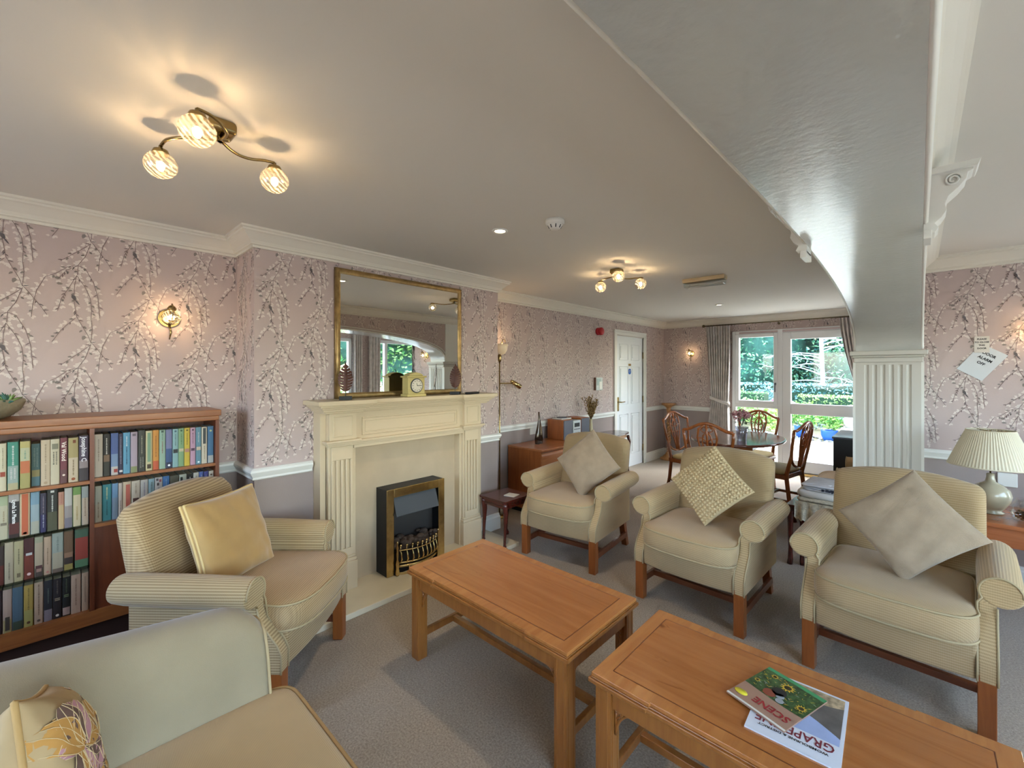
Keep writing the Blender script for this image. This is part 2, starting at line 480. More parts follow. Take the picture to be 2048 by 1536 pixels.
# --- wallpaper print: hanging blossom sprays laid as flat printed shapes in the wall's own mesh
def motif():
    rnd = random.Random(3)
    P = []   # (points, material): a hanging spray of blossom, stems, buds, leaves and a small bird
    def strip(pts, w):
        for (a, b) in zip(pts[:-1], pts[1:]):
            a = Vector(a); b = Vector(b); d = (b - a)
            if d.length < 1e-6: continue
            q = Vector((-d.y, d.x)).normalized() * w
            P.append(([a - q, b - q, b + q, a + q], 1))
    def leaf(c, ang, l, w, m):
        d = Vector((math.cos(ang), math.sin(ang))); q = Vector((-d.y, d.x)); c = Vector(c)
        P.append(([c, c + d * l * .3 + q * w, c + d * l * .75 + q * w * .7, c + d * l, c + d * l * .7 - q * w * .7, c + d * l * .3 - q * w], m))
    def heart(c, ang):
        for s_ in (-1, 1): leaf(c, ang + s_ * .55, rnd.uniform(.013, .019), .0058, 2)
    raw = [([(540, 960), (525, 1030), (520, 1140), (540, 1250), (570, 1300), (620, 1380), (640, 1430)], 1),
           ([(540, 960), (600, 1040), (635, 1110), (645, 1180), (640, 1260)], 1), ([(600, 905), (660, 1000), (690, 1100), (705, 1250)], 1),
           ([(540, 960), (480, 1060), (435, 1130), (410, 1215)], 1), ([(530, 1260), (470, 1310), (430, 1350), (372, 1430)], .8),
           ([(640, 720), (600, 820), (550, 885), (545, 955)], 1), ([(640, 705), (690, 760), (750, 830), (795, 890)], .7), ([(640, 725), (570, 775), (490, 830), (430, 870)], .8),
           ([(550, 890), (480, 905), (400, 960), (330, 990), (275, 1085), (250, 1180), (240, 1270)], .8), ([(550, 890), (470, 930), (410, 1000)], .9), ([(640, 1260), (650, 1330), (640, 1420)], .9), ([(550, 890), (600, 905)], 1)]
    stems = [([((x - 520) * .00052, (y - 960) * .00073) for x, y in st], dn) for st, dn in raw]
    for k, (s, dn) in enumerate(stems):
        strip(s, .0011)
        for (a, b) in zip(s[:-1], s[1:]):
            a = Vector(a); b = Vector(b)
            nn = max(2, int((b - a).length / .0088 * dn))
            for i in range(nn):
                p = a.lerp(b, (i + rnd.random() * .7) / nn)
                side = rnd.choice((-1, 1))
                ang = math.atan2((b - a).y, (b - a).x) + side * rnd.uniform(.4, 1.2)
                off = Vector((math.cos(ang), math.sin(ang))) * rnd.uniform(0, .010)
                q = rnd.random()
                if q < .50: heart(p + off, ang)
                elif q < .70: leaf(p + off, ang, rnd.uniform(.014, .024), rnd.uniform(.004, .0065), 2)
                elif q < .84: leaf(p, ang, rnd.uniform(.012, .022), .0026, 1)
                elif q < .95: leaf(p + off, ang, rnd.uniform(.012, .018), .0045, 3)
                else: leaf(p, ang, .020, .0022, 4)
    leaf((-.006, .100), 1.15, .034, .0085, 4); leaf((.004, .124), 1.0, .032, .0035, 4)
    leaf((-.070, .020), .1, .026, .007, 3); leaf((-.062, .048), .1, .024, .0065, 3); leaf((.040, .305), 1.9, .026, .008, 3)
    return P
MOTIF = motif()
MOTIF_ORDERED = sorted(MOTIF, key=lambda q: {2: 0, 3: 1, 1: 2, 4: 3}[q[1]])
def wallpaper(mb, o, u, n, length, z0, z1, phase=0.0, inside=None, off=0.0008):
    """o: wall origin (x,y) at z=0, u: direction along the wall, n: normal into the room"""
    U = Vector((u[0], u[1], 0)); N = Vector((n[0], n[1], 0)); O = Vector((o[0], o[1], 0))
    SP, VP = 0.236, 0.524
    k0 = int(-phase / SP) - 1
    layer = {2: 1.0, 3: 1.4, 1: 1.8, 4: 2.2}
    for k in range(k0, k0 + int(length / SP) + 4):
        cu = phase + k * SP
        for r in range(-2, 7):
            cz = z0 + r * VP + (VP / 2 if k % 2 else 0)
            vs, fs, ms = [], [], []
            for qi, (pts, m) in enumerate(MOTIF_ORDERED):
                q = [(cu + p[0], cz - p[1]) for p in pts]
                if min(p[0] for p in q) < 0.002 or max(p[0] for p in q) > length - 0.002: continue
                if min(p[1] for p in q) < z0 or max(p[1] for p in q) > z1: continue
                if inside and not all(inside(*p) for p in q): continue
                W = [O + U * a + N * (off * layer[m] * .6 + qi * 4e-6) + Vector((0, 0, b)) for a, b in q]
                mb.add(W, [tuple(range(len(W)))], m)
WP = [PAPER, STEM, PETAL, LEAFG, PDARK, DADO]
ZD0, ZD1, ZCB = 0.80, 0.868, 2.147

def wall_seg(mb, a, b, n, thick=0.1, dado=True, openings=(), phase=0.1, ztop=ZC, paper=True):
    """wall slab from a to b (xy) with rectangular openings [(s0,s1,z0,z1)], n = normal into room"""
    A = Vector(a); B = Vector(b); U = (B - A).normalized(); L = (B - A).length; N = Vector(n)
    cuts = sorted(set([0, L] + [s for o in openings for s in o[:2]]))
    zs = sorted(set([0, 0.83, ztop] + [z for o in openings for z in o[2:]]))
    def blk(s0, s1, z0, z1, m):
        p = [A + U * s0, A + U * s1, A + U * s1 - N * thick, A + U * s0 - N * thick]
        v = [(q.x, q.y, z) for z in (z0, z1) for q in p]
        mb.add(v, [(0, 1, 2, 3), (4, 5, 6, 7), (0, 1, 5, 4), (1, 2, 6, 5), (2, 3, 7, 6), (3, 0, 4, 7)], m)
    for s0, s1 in zip(cuts[:-1], cuts[1:]):
        for z0, z1 in zip(zs[:-1], zs[1:]):
            sm, zm = (s0 + s1) / 2, (z0 + z1) / 2
            if any(o[0] < sm < o[1] and o[2] < zm < o[3] for o in openings): continue
            blk(s0, s1, z0, z1, 5 if (zm < 0.83 and dado) else 0)
    if paper:
        def ins(s, z): return not any(o[0] - .01 < s < o[1] + .01 and o[2] - .01 < z < o[3] + .01 for o in openings)
        wallpaper(mb, a, U, n, L, ZD1 + .005, ztop - .02, phase, ins)

w = MB()
DOOR = (5.50, 6.325)
wall_seg(w, (XL, YB), (XL, CB0), (1, 0), phase=0.075 - YB - 0.236 * 8)
wall_seg(w, (XL, CB1), (XL, YW), (1, 0), openings=[(DOOR[0] - CB1, DOOR[1] - CB1, 0, 1.95)], phase=0.12)
wall_seg(w, (XB, CB0), (XB, CB1), (1, 0), thick=0.34, phase=0.085)
wallpaper(w, (XL, CB0), (1, 0), (0, -1), 0.34, ZD1, ZC, 0.1)
wallpaper(w, (XL, CB1), (1, 0), (0, 1), 0.34, ZD1, ZC, 0.1)
STR(w.build('wall_left', WP))
WX0, WX1, WTOP = -2.06, -0.42, 2.03
w = MB(); wall_seg(w, (XL, YW), (XD, YW), (0, -1), openings=[(WX0 - XL, WX1 - XL, 0.0, WTOP)], phase=0.13)
STR(w.build('wall_window', WP))
w = MB(); wall_seg(w, (XA1, YR), (1.0, YR), (0, -1), phase=0.22, thick=0.1)
STR(w.build('wall_right', WP))
w = MB(); wall_seg(w, (XD, YR + .1), (XD, YW), (-1, 0), thick=0.08, phase=0.1, openings=[(5.92 - YR - .1, 6.95 - YR - .1, .85, 1.95)])  # window opening added out of view to brighten the dining end
wall_seg(w, (XD, YR + .1), (XA0, YR + .1), (0, 1), thick=0.02, phase=0.1, paper=False)
STR(w.build('wall_dining_end', WP))
w = MB(); wall_seg(w, (1.0, YR), (1.0, 5.8), (1, 0), thick=0.08, phase=0.1, paper=False); wall_seg(w, (1.0, 5.8), (XS, 5.8), (0, -1), phase=0.1, paper=False)
STR(w.build('wall_sunroom_end', WP))
w = MB()
SW = [(0.3, 2.3, 0.75, 2.05), (2.75, 3.05, 0.75, 2.05), (3.1, 3.84 , 0.75, 2.05), (4.32, 5.26, 0.05, 2.05)]
SW = [(YB + 0.35 - YB, 1.55 - YB, 0.6, 2.05), (2.0 - YB, 3.84 - YB, 0.6, 2.05), (4.34 - YB, 5.28 - YB, 0.03, 2.05)]
wall_seg(w, (XS, YB), (XS, 5.8), (-1, 0), thick=0.12, openings=SW, phase=0.05)
STR(w.build('wall_sunroom', WP))
w = MB(); wall_seg(w, (XL - .1, YB), (XS + .1, YB), (0, 1), phase=0.1, openings=[(.9, 2.3, .9, 2.0)])  # opening added behind the camera to let in soft fill daylight
STR(w.build('wall_back', WP))

# --- arch wall with basket arch, gloss soffit and papered faces
YSP, ZSP, ZF, YMID = 4.06, 1.585, 1.958, 2.0
YE = YB + .25
def arch_z(y):
    t = (y - YMID) / (YSP - YMID) if y > YMID else (YMID - y) / (YMID - YE)
    return ZSP + (ZF - ZSP) * max(0.0, 1 - min(1, t) ** 2) ** .36
curve = [(YE, 0)]
for i in range(31): t = i / 30; y = YE + (YMID - YE) * t ** 2.2; curve.append((y, arch_z(y)))
for i in range(1, 49): t = 1 - (1 - i / 48) ** 2.2; y = YMID + (YSP - YMID) * t; curve.append((y, arch_z(y)))
curve.append((YSP, 0))
w = MB()
n = len(curve)
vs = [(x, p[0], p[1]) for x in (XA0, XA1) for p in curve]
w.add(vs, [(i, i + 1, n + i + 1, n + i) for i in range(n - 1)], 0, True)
for x in (XA0, XA1):
    vs, fs = [], []
    for i in range(n - 1):
        a, b = curve[i], curve[i + 1]
        if abs(a[0] - b[0]) < 1e-6: continue
        k = len(vs); vs += [(x, a[0], a[1]), (x, b[0], b[1]), (x, b[0], ZC), (x, a[0], ZC)]; fs.append((k, k + 1, k + 2, k + 3))
    w.add(vs, fs, 1)
    w.add([(x, YB, 0), (x, YB + .25, 0), (x, YB + .25, ZC), (x, YB, ZC), (x, YSP, 0), (x, YR, 0), (x, YR, ZC), (x, YSP, ZC)], [(0, 1, 2, 3), (4, 5, 6, 7)], 1)
def above_arch(s, z):
    y = s + YB
    if y > YSP - .03: return False
    return z > arch_z(max(y, YB)) + 0.055
w2 = MB()
for x, nn in ((XA0, (-1, 0)), (XA1, (1, 0))):
    wallpaper(w2, (x, YB), (0, 1), nn, YR - YB, ZD1, ZCB, 0.1, above_arch)
for vi, (f, mi) in enumerate(zip(w2.f, w2.m)): w2.m[vi] = mi + 1
w.add(w2.v, [], 0); base = len(w.v) - len(w2.v)
for f, mi in zip(w2.f, w2.m): w.f.append([i + base for i in f]); w.m.append(mi); w.s.append(False)
aw = STR(w.build('wall_arch', [ARCHP, PAPER, STEM, PETAL, LEAFG, PDARK]))
w = MB()   # bead round the arch on both faces
for x, o in ((XA0, -1), (XA1, 1)):
    pts = [c for c in curve if c[1] > 1.5]
    for (dz, r, k) in ((0.012, 0.010, 1.0), (0.040, 0.007, .7)):
        P2 = []
        for i, c in enumerate(pts):
            a = pts[max(i - 1, 0)]; b = pts[min(i + 1, len(pts) - 1)]
            d = Vector((b[0] - a[0], b[1] - a[1]))
            if d.length < 1e-6: continue
            d.normalize(); nn = Vector((-d.y, d.x))
            P2.append((x + o * r * .5, c[0] + nn.x * dz, c[1] + nn.y * dz))
        w.tube(P2, r, 6)
STR(w.build('trim_1', WHITE))
# --- pilaster: fluted jamb, capital
w = MB()
xc = (XA0 + XA1) / 2
flutes = [XA0 + 0.040 + 0.0455 * (i + .5) for i in range(6)]
xs = [XA0]
for fx in flutes: xs += [fx - .013, fx - .008, fx, fx + .008, fx + .013]
xs.append(XA1)
def fy(i):
    if i == 0 or i == len(xs) - 1: return 0
    return (0, .006, .009, .006, 0)[(i - 1) % 5]
row = [(x, YSP + fy(i)) for i, x in enumerate(xs)]
Y0 = YSP - .018
for z0, z1, fl in ((0, .22, 0), (.22, 1.478, 1), (1.478, 1.50, 0)):
    for i in range(len(xs) - 1):
        a = (xs[i], Y0 + (fy(i) if fl else 0)); b = (xs[i + 1], Y0 + (fy(i + 1) if fl else 0))
        w.add([(a[0], a[1], z0), (b[0], b[1], z0), (b[0], b[1], z1), (a[0], a[1], z1)], [(0, 1, 2, 3)], 0)
for x in (XA0, XA1):
    w.add([(x, Y0, 0), (x, YSP, 0), (x, YSP, 1.5), (x, Y0, 1.5)], [(0, 1, 2, 3)], 0)
STR(w.build('trim_2', mat('pilaster_paint', '#cfcbc2', 0.4)))
w = MB()
for z0, z1, e in ((1.495, 1.53, .012), (1.53, 1.545, .020), (1.545, 1.578, .034)):
    w.box(XA0 - e, XA1 + e, YSP - .018 - e, YR - .002, z0, z1)
STR(w.build('trim_3', mat('capital_paint', '#d0ccc3', 0.4), bevel=.006))
w = MB().box(XA0 - .015, XA0, YSP - .018, YR + .1, 0, 1.5).box(XA1, XA1 + .015, YSP - .018, YR - .002, 0, 1.5)
w.box(XA0 - .012, XA0, YSP + .01, YR + .1, 1.578, 2.147)
STR(w.build('trim_4', WHITE))

# --- cornice, dado rail and skirting as mitred mouldings
def cornice_prof(z=ZC):
    return [(0, z), (.088, z), (.088, z - .012), (.078, z - .016), (.078, z - .026), (.070, z - .030), (.052, z - .045), (.030, z - .066), (.022, z - .080), (.022, z - .086), (.012, z - .090), (.012, z - .103), (0, z - .103)]
def dado_prof():
    return [(0, .800), (.008, .800), (.014, .806), (.010, .816), (.018, .830), (.026, .846), (.024, .858), (.012, .868), (0, .868)]
def skirt_prof():
    return [(0, 0), (.018, 0), (.018, .11), (.012, .122), (.010, .142), (0, .145)]
left_path = [(XL, YB), (XL, CB0), (XB, CB0), (XB, CB1), (XL, CB1), (XL, YW), (XD, YW), (XD, YR + .1), (XA0 - .012, YR + .1), (XA0 - .012, YSP + .05)]
w = MB()
w.sweep(cornice_prof(), [(XL, YB), (XL, CB0), (XB, CB0), (XB, CB1), (XL, CB1), (XL, YW), (XD, YW), (XD, YR + .12), (XA0, YR + .12), (XA0, YB), (XL, YB)])
STR(w.build('trim_5', mat('cornice_paint', '#e6e0d2', 0.6)))
w = MB(); w.sweep(cornice_prof(), [(XA1, YB), (XA1, YR), (1.0, YR)])
STR(w.build('trim_6', mat('cornice_paint', '#e6e0d2', 0.6)))
w = MB()
FP0, FP1 = 1.125, 2.50
for path in ([(XL, YB), (XL, CB0), (XB, CB0), (XB, FP0)], [(XB, FP1), (XB, CB1), (XL, CB1), (XL, DOOR[0] - .075)],
             [(XL, DOOR[1] + .075), (XL, YW), (WX0 - .03, YW)], [(WX1 + .03, YW), (XD, YW), (XD, YR + .12)]):
    w.sweep(dado_prof(), path)
w.sweep(dado_prof(), [(XA1 + .016, YR), (1.0, YR)])
STR(w.build('trim_7', WHITE))
w = MB()
for path in ([(XL, YB), (XL, CB0), (XB, CB0), (XB, FP0)], [(XB, FP1), (XB, CB1), (XL, CB1), (XL, DOOR[0] - .075)],
             [(XL, DOOR[1] + .075), (XL, YW), (WX0 - .03, YW)], [(WX1 + .03, YW), (XD, YW), (XD, YR + .12)]):
    w.sweep(skirt_prof(), path)
STR(w.build('baseboard_left', WHITE))
w = MB(); w.sweep(skirt_prof(), [(XA1 + .016, YR), (1.0, YR)]); STR(w.build('baseboard_right', WHITE))
# --- scroll corbels at the crown of the arch
def corbel(name, x, s):
    pr = [(0, 1.925), (.030, 1.925), (.040, 1.940), (.030, 1.958), (.048, 1.975), (.060, 1.998), (.056, 2.020), (.064, 2.045), (.090, 2.070), (.108, 2.095), (.112, 2.115), (.125, 2.122), (.125, 2.137), (.134, 2.145), (0, 2.145)]
    w = MB()
    def put(pr, y0, y1):
        n = len(pr)
        vs = [(x + s * p[0], y, p[1]) for y in (y0, y1) for p in pr]
        w.add(vs, [(i, (i + 1) % n, n + (i + 1) % n, n + i) for i in range(n)] + [tuple(range(n)), tuple(range(n, 2 * n))], 0)
    put(pr, 2.15, 2.25)
    put([(0, 1.905), (.022, 1.905), (.022, 1.935), (0, 1.935)], 2.14, 2.26)
    put([(0, 2.128), (.134, 2.128), (.142, 2.150), (0, 2.150)], 2.135, 2.265)
    for y in (2.146, 2.254):
        w.tube([(x + s * (.075 + .022 * math.cos(a) * (1 - a / 16)), y, 2.098 + .022 * math.sin(a) * (1 - a / 16)) for a in [i * .5 for i in range(24)]], .004, 6)
    return STR(w.build(name, WHITE, bevel=.002))
corbel('trim_8', XA1, 1); corbel('trim_9', XA0, -1)

# --- six panel door in the left wall
d = STR(empty('door_1', (XL, DOOR[0], 0)))
W_ = DOOR[1] - DOOR[0]
w = MB().box(-.052, -.012, 0, W_, 0.008, 1.945)
DPAINT = mat('door_paint', '#eef2f4', 0.4)
for (y0, y1) in ((.11, .365), (W_ - .365, W_ - .11)):
    for (z0, z1) in ((.20, .80), (.95, 1.50), (1.60, 1.83)):
        for a in range(4):
            pass
        w.tube([(-.012, y0, z0), (-.012, y1, z0), (-.012, y1, z1), (-.012, y0, z1)], .007, 6, closed=True)
        w.box(-.012, -.004, y0 + .03, y1 - .03, z0 + .03, z1 - .03)
w.build('door_panel', DPAINT, d, bevel=.003)
w = MB()
for (o0, o1, e) in ((0, .045, .018), (.045, .072, .024)):
    w.box(0, e, -o1, -o0, 0, 1.955 + o0); w.box(0, e, W_ + o0, W_ + o1, 0, 1.955 + o0); w.box(0, e, -o1, W_ + o1, 1.955 + o0, 1.955 + o1)
w.box(-.1, 0, -.01, 0, 0, 1.955).box(-.1, 0, W_, W_ + .01, 0, 1.955).box(-.1, 0, 0, W_, 1.945, 1.955)
w.build('door_frame', WHITE, d, bevel=.003)
w = MB().box(-.012, -.002, .045, .085, .86, 1.06).cyl((-.004, .065, .99), (.045, .065, .99), .009).tube([(.045, .065, .99), (.048, .10, .99), (.046, .17, .992)], [.009, .008, .007])
w.build('door_handle', BRASS, d, bevel=.002)
w = MB()
for z in (.25, 1.0, 1.68): w.cyl((0, W_ - .004, z - .05), (0, W_ - .004, z + .05), .008)
w.build('hinge', BRASS, d)
MB().box(-.012, -.006, W_ / 2 - .035, W_ / 2 + .035, 1.515, 1.545).build('number_plate', GOLD, d)
MB().cyl((-.012, W_ / 2, 1.43), (-.006, W_ / 2, 1.43), .042, n=24).build('sign_disc', mat('sign_blue', '#1c5fb0', .4), d)
for k, (t, z) in enumerate((('FIRE DOOR', 1.445), ('KEEP SHUT', 1.425))):
    text_obj('sign_text', t, .011, PLASTIC, d, Matrix(((0, 0, 1, -.0052), (1, 0, 0, W_ / 2), (0, 1, 0, z), (0, 0, 0, 1))))

# --- garden window and glazed door
win = STR(empty('window_1', (0, YW, 0)))
FR = mat('upvc_white', '#eceeee', 0.3)
def bar(w, x0, x1, z0, z1, y0=-.03, y1=.05): w.box(x0, x1, y0, y1, z0, z1)
w = MB()
XM = -1.44
bar(w, WX0, WX0 + .05, 0, WTOP); bar(w, XM - .02, XM + .04, 0, WTOP, -.04, .06); bar(w, WX1 - .05, WX1, 0, WTOP)
for (a_, b_) in ((WX0 + .05, XM - .02), (XM + .04, WX1 - .05)): bar(w, a_, b_, WTOP - .05, WTOP); bar(w, a_, b_, 0, .04)
bar(w, WX0 + .05, XM - .02, .90, .955); bar(w, WX0 + .05, XM - .02, .04, .09)
w.build('window_frame', FR, win, bevel=.006)
s_ = MB()
for (x0, x1, z0, z1) in ((WX0 + .05, XM - .02, .955, WTOP - .05),):
    for (a, b, c, e) in ((x0, x0 + .05, z0, z1), (x1 - .05, x1, z0, z1), (x0 + .05, x1 - .05, z0, z0 + .05), (x0 + .05, x1 - .05, z1 - .05, z1)): bar(s_, a, b, c, e, -.045, .028)
s_.build('sash', FR, win, bevel=.006)
MB().box(XM - .055, XM - .035, -.07, -.045, 1.24, 1.27).tube([(XM - .045, -.07, 1.25), (XM - .045, -.08, 1.22), (XM - .045, -.08, 1.14)], .007).build('window_handle', DARKG, win)
MB().box(WX0 + .04, XM, .0, .006, .06, .93).box(WX0 + .08, XM - .05, .0, .006, .98, WTOP - .08).box(XM + .1, WX1 - .1, .0, .006, .1, WTOP - .12).build('pane', GLASS, win)
s_ = MB()
x0, x1 = XM + .04, WX1 - .05
for (a, b, c, e) in ((x0, x0 + .10, .04, WTOP - .05), (x1 - .10, x1, .04, WTOP - .05), (x0 + .1, x1 - .1, .04, .20), (x0 + .1, x1 - .1, .835, .985), (x0 + .1, x1 - .1, WTOP - .15, WTOP - .05)): bar(s_, a, b, c, e, -.035, .028)
s_.build('door_sash', FR, win, bevel=.006)
MB().box(x0, x1, -.06, .05, .0, .035).build('threshold', GOLD, win, bevel=.004)
MB().box(WX0 + .1, WX1 - .1, -.036, -.03, WTOP - .04, WTOP - .015).build('vent', mat('vent_pink', '#c8b5b5', .5), win)

def sun_window(name, y0, y1, z0, z1, mull):
    o = STR(empty(name, (XS, 0, 0)))
    w = MB()
    for (a, b, c, e) in ((y0, y0 + .06, z0, z1), (y1 - .06, y1, z0, z1), (y0 + .06, y1 - .06, z0, z0 + .06), (y0 + .06, y1 - .06, z1 - .06, z1)): w.box(-.02, .06, a, b, c, e)
    for m in mull: w.box(-.018, .058, m - .03, m + .03, z0 + .06, z1 - .06)
    w.build('window_frame', FR, o, bevel=.004)
    MB().box(.02, .025, y0 + .03, y1 - .03, z0 + .03, z1 - .03).build('pane', GLASS, o)
def portal(name, loc, rot, sx, sy):
    l = bpy.data.lights.new(name, 'AREA'); l.shape = 'RECTANGLE'; l.size = sx; l.size_y = sy
    l.cycles.is_portal = True
    o = bpy.data.objects.new(name, l); COL.objects.link(o); o.location = loc; o.rotation_euler = rot
portal('daylight_portal', (-1.24, YW + .07, 1.0), (-PI / 2, 0, 0), 1.66, 2.05)
portal('daylight_portal', (XS + .07, -.08, 1.32), (PI / 2, 0, PI / 2), 2.9, 1.5)
portal('daylight_portal', (XS + .07, 2.92, 1.32), (PI / 2, 0, PI / 2), 1.9, 1.5)
portal('daylight_portal', (XS + .07, 4.81, 1.05), (PI / 2, 0, PI / 2), 1.0, 2.05)
portal('daylight_portal', (XL - .1 + 1.6, YB - .07, 1.45), (PI / 2, 0, 0), 1.4, 1.1)
portal('daylight_portal', (XD + .12, 6.43, 1.2), (PI / 2, 0, PI / 2), 1.05, 1.75)
sun_window('added_window_2', YB + .35, 1.55, .6, 2.05, (-.4, .6))  # unseen window, added for more daylight from the right
sun_window('window_3', 2.0, 3.84, .6, 2.05, (2.6, 3.2))
sun_window('window_4', 4.34, 5.28, .03, 2.05, (4.56,))

# ------------------------------------------------------------------ lamps that light the room
def point(name, loc, energy, col=(1.0, 0.68, 0.38), r=0.012, parent=None):
    l = bpy.data.lights.new(name, 'POINT'); l.energy = energy; l.color = col; l.shadow_soft_size = r
    o = bpy.data.objects.new(name, l); COL.objects.link(o); o.location = loc
    if parent: o.parent = parent
    return o

def glass_globe(parent, c, r=.047):
    prof = []
    for i in range(11):
        t = -PI / 2 + PI * .86 * i / 10
        prof.append((max(r * math.cos(t), .001), r * .93 * math.sin(t)))
    g = MB().lathe(prof, 20, c, caps=False).build('glass_shade', CUTGLASS, parent)
    MB().sphere((c[0], c[1], c[2] - .004), .011, 10, 8, sc=(1, 1, 1.5)).build('bulb', BULB, g)
    return g

def ceiling_fixture(loc, ends, gz, energy, label):
    t = empty('ceiling_light', (loc[0], loc[1], ZC), 0, label, 'ceiling light', 'three-arm ceiling lights')
    MB().box(-.045, .045, -.040, .040, -.042, -.0).build('canopy', BRASS, t, bevel=.014, seg=3)
    for (dx, dy) in ends:
        R = math.hypot(dx, dy); u = Vector((dx / R, dy / R)); v = Vector((-u.y, u.x))
        w = MB()
        pts = []
        for i in range(17):
            q = -.12 + 1.12 * i / 16
            off = .042 * math.sin(max(q, -.2) * PI) if q > 0 else -.25 * abs(q) * .6 * .35
            p = u * (R * q) + v * off
            z = -.056 - .010 * math.sin(q * PI)
            if q > .8: z -= (q - .8) ** 1.5 * .12
            pts.append((p.x, p.y, z))
        w.tube(pts, .0052, 8)
        w.cyl((0, 0, -.03), (0, 0, -.062), .009, n=10)
        e = pts[-1]
        gc = (e[0], e[1], gz - ZC)
        w.cyl((e[0], e[1], e[2]), (e[0], e[1], gc[2] + .040), .006)
        w.lathe([(.006, .052), (.020, .050), (.024, .040), (.022, .034)], 16, gc)
        w.build('arm', BRASS, t)
        glass_globe(t, gc)
        point('lamp_glow', (gc[0], gc[1], gc[2] - .004), energy, parent=t)
    return t
r_ = math.radians
ceiling_fixture((-1.68, .38), [(.172, -.095), (-.165, -.132), (-.016, .17)], 2.12, 8.5, 'three-arm brass ceiling light with cut glass shades nearest the viewer, above the fireplace corner')
ceiling_fixture((-1.76, 3.09), [(-.19, .07), (.13, -.20), (.12, .17)], 2.14, 7.5, 'three-arm brass ceiling light with cut glass shades further off, near the smoke detector')
ceiling_fixture((-1.3, -1.0), [(.17, 0), (-.1, .16), (-.1, -.16)], 2.13, 12.0, 'unseen three-arm brass ceiling light behind the viewer')  # unseen fixture, turned up for warm light near the camera

def sconce(loc, rz, energy, label):
    t = empty('wall_light', loc, rz, label, 'wall light', 'brass globe wall lights')
    MB().cyl((0, 0, 0), (.010, 0, 0), .052, n=28).cyl((.010, 0, 0), (.016, 0, 0), .040, .030, n=28).build('wall_plate', BRASS, t, bevel=.002)
    MB().tube([(.012, 0, -.02), (.03, 0, -.06), (.055, 0, -.085), (.03, 0, -.105), (.01, 0, -.12)], [.005, .005, .005, .004, .003]).tube([(.012, 0, -.01), (.05, 0, -.035), (.085, 0, -.02), (.115, 0, .02), (.115, 0, .055), (.09, 0, .072)], .005).lathe([(.004, .068), (.014, .062), (.022, .048), (.020, .038)], 14, (.085, 0, 0)).build('arm', BRASS, t)
    glass_globe(t, (.085, 0, .002), .043)
    point('lamp_glow', (.085, 0, 0), energy, parent=t)
sconce((XL, .46, 1.735), 0, 8.0, 'brass wall light with glowing cut glass globe, on the wallpaper above the bookcase')
sconce((-2.686, YW, 1.72), -PI / 2, 4.5, 'brass wall light with glowing globe, left of the curtained garden window')
sconce((.555, YR, 1.70), -PI / 2, 6.0, 'brass wall light glowing at the right edge, beside the paper notices')

def downlight(x, y, e, label):
    t = empty('downlight', (x, y, ZC), 0, label, 'downlight', 'recessed ceiling downlights')
    MB().lathe([(.030, -.001), (.047, -.001), (.047, -.006), (.040, -.010), (.031, -.006)], 28, caps=False).build('trim_ring', PLASTIC, t)
    MB().cyl((0, 0, -.003), (0, 0, -.001), .031, n=24).build('lens', mat('downlight_glow', '#ffffff', .5, emit='#ffe9c8', es=14), t)
    l = bpy.data.lights.new('downlight_beam', 'SPOT'); l.energy = e; l.color = (1, .84, .62); l.spot_size = r_(95); l.spot_blend = .6; l.shadow_soft_size = .03
    o = bpy.data.objects.new('downlight_beam', l); COL.objects.link(o); o.location = (0, 0, -.012); o.parent = t
downlight(-1.775, 1.784, 26, 'recessed downlight in ceiling between fireplace and smoke detector')
downlight(-1.78, 5.59, 26, 'recessed downlight in ceiling near the garden window')

t = empty('smoke_detector', (-1.435, 1.864, ZC), 0, 'white round smoke detector on ceiling beside the nearer downlight', 'smoke detector')
MB().lathe([(.050, 0), (.052, -.018), (.046, -.024), (.044, -.026)], 28).build('base', PLASTIC, t)
w = MB()
w.lathe([(.044, -.024), (.040, -.030), (.030, -.046), (.022, -.052), (.001, -.053)], 28)
w.build('sensor_head', PLASTIC, t)
w = MB()
for i in range(8):
    a = 2 * PI * i / 8; w.cyl((.037 * math.cos(a), .037 * math.sin(a), -.030), (.029 * math.cos(a), .029 * math.sin(a), -.046), .004, n=6)
w.build('vent_slot', DARKG, t)
t = empty('emergency_light', (-1.365, 3.90, ZC), r_(2), 'rectangular emergency light with clear cover on the ceiling', 'emergency light')
MB().box(-.175, .175, -.045, .045, -.035, 0).build('housing', mat('beige_plastic', '#cdb893', .5), t, bevel=.004)
MB().box(-.168, .168, -.040, .040, -.075, -.035).build('cover', thin_glass('clear_cover', '#e6ecec', .25, .1), t, bevel=.008)
MB().cyl((-.13, 0, -.052), (.13, 0, -.052), .008).build('tube_lamp', PLASTIC, t)

# ------------------------------------------------------------------ fireplace
t = empty('fireplace', (XB, 0, 0), 0, 'cream painted fireplace surround with fluted columns and marble back panel', 'fireplace')
Yc = (1.135 + 2.49) / 2
w = MB()   # shelf, breakfront
def shelf(z0, z1, dx, dy):
    w.prism([(0, 1.07 + .09 - dy), (.155 + dx, 1.07 + .09 - dy), (.155 + dx, 1.385 + dy - .03), (.125 + dx, 1.385 + dy - .03), (.125 + dx, 2.24 - dy + .03), (.155 + dx, 2.24 - dy + .03), (.155 + dx, 2.46 + dy), (0, 2.46 + dy)], 'z', z0, z1)
shelf(1.222, 1.25, .085, .09); shelf(1.208, 1.222, .065, .07); shelf(1.196, 1.208, .050, .055); shelf(1.180, 1.196, .034, .04); shelf(1.168, 1.180, .022, .026)
w.build('mantel_shelf', CREAM, t, bevel=.003)
w = MB()   # frieze
w.box(0, .125, 1.17, 2.45, .965, 1.17)
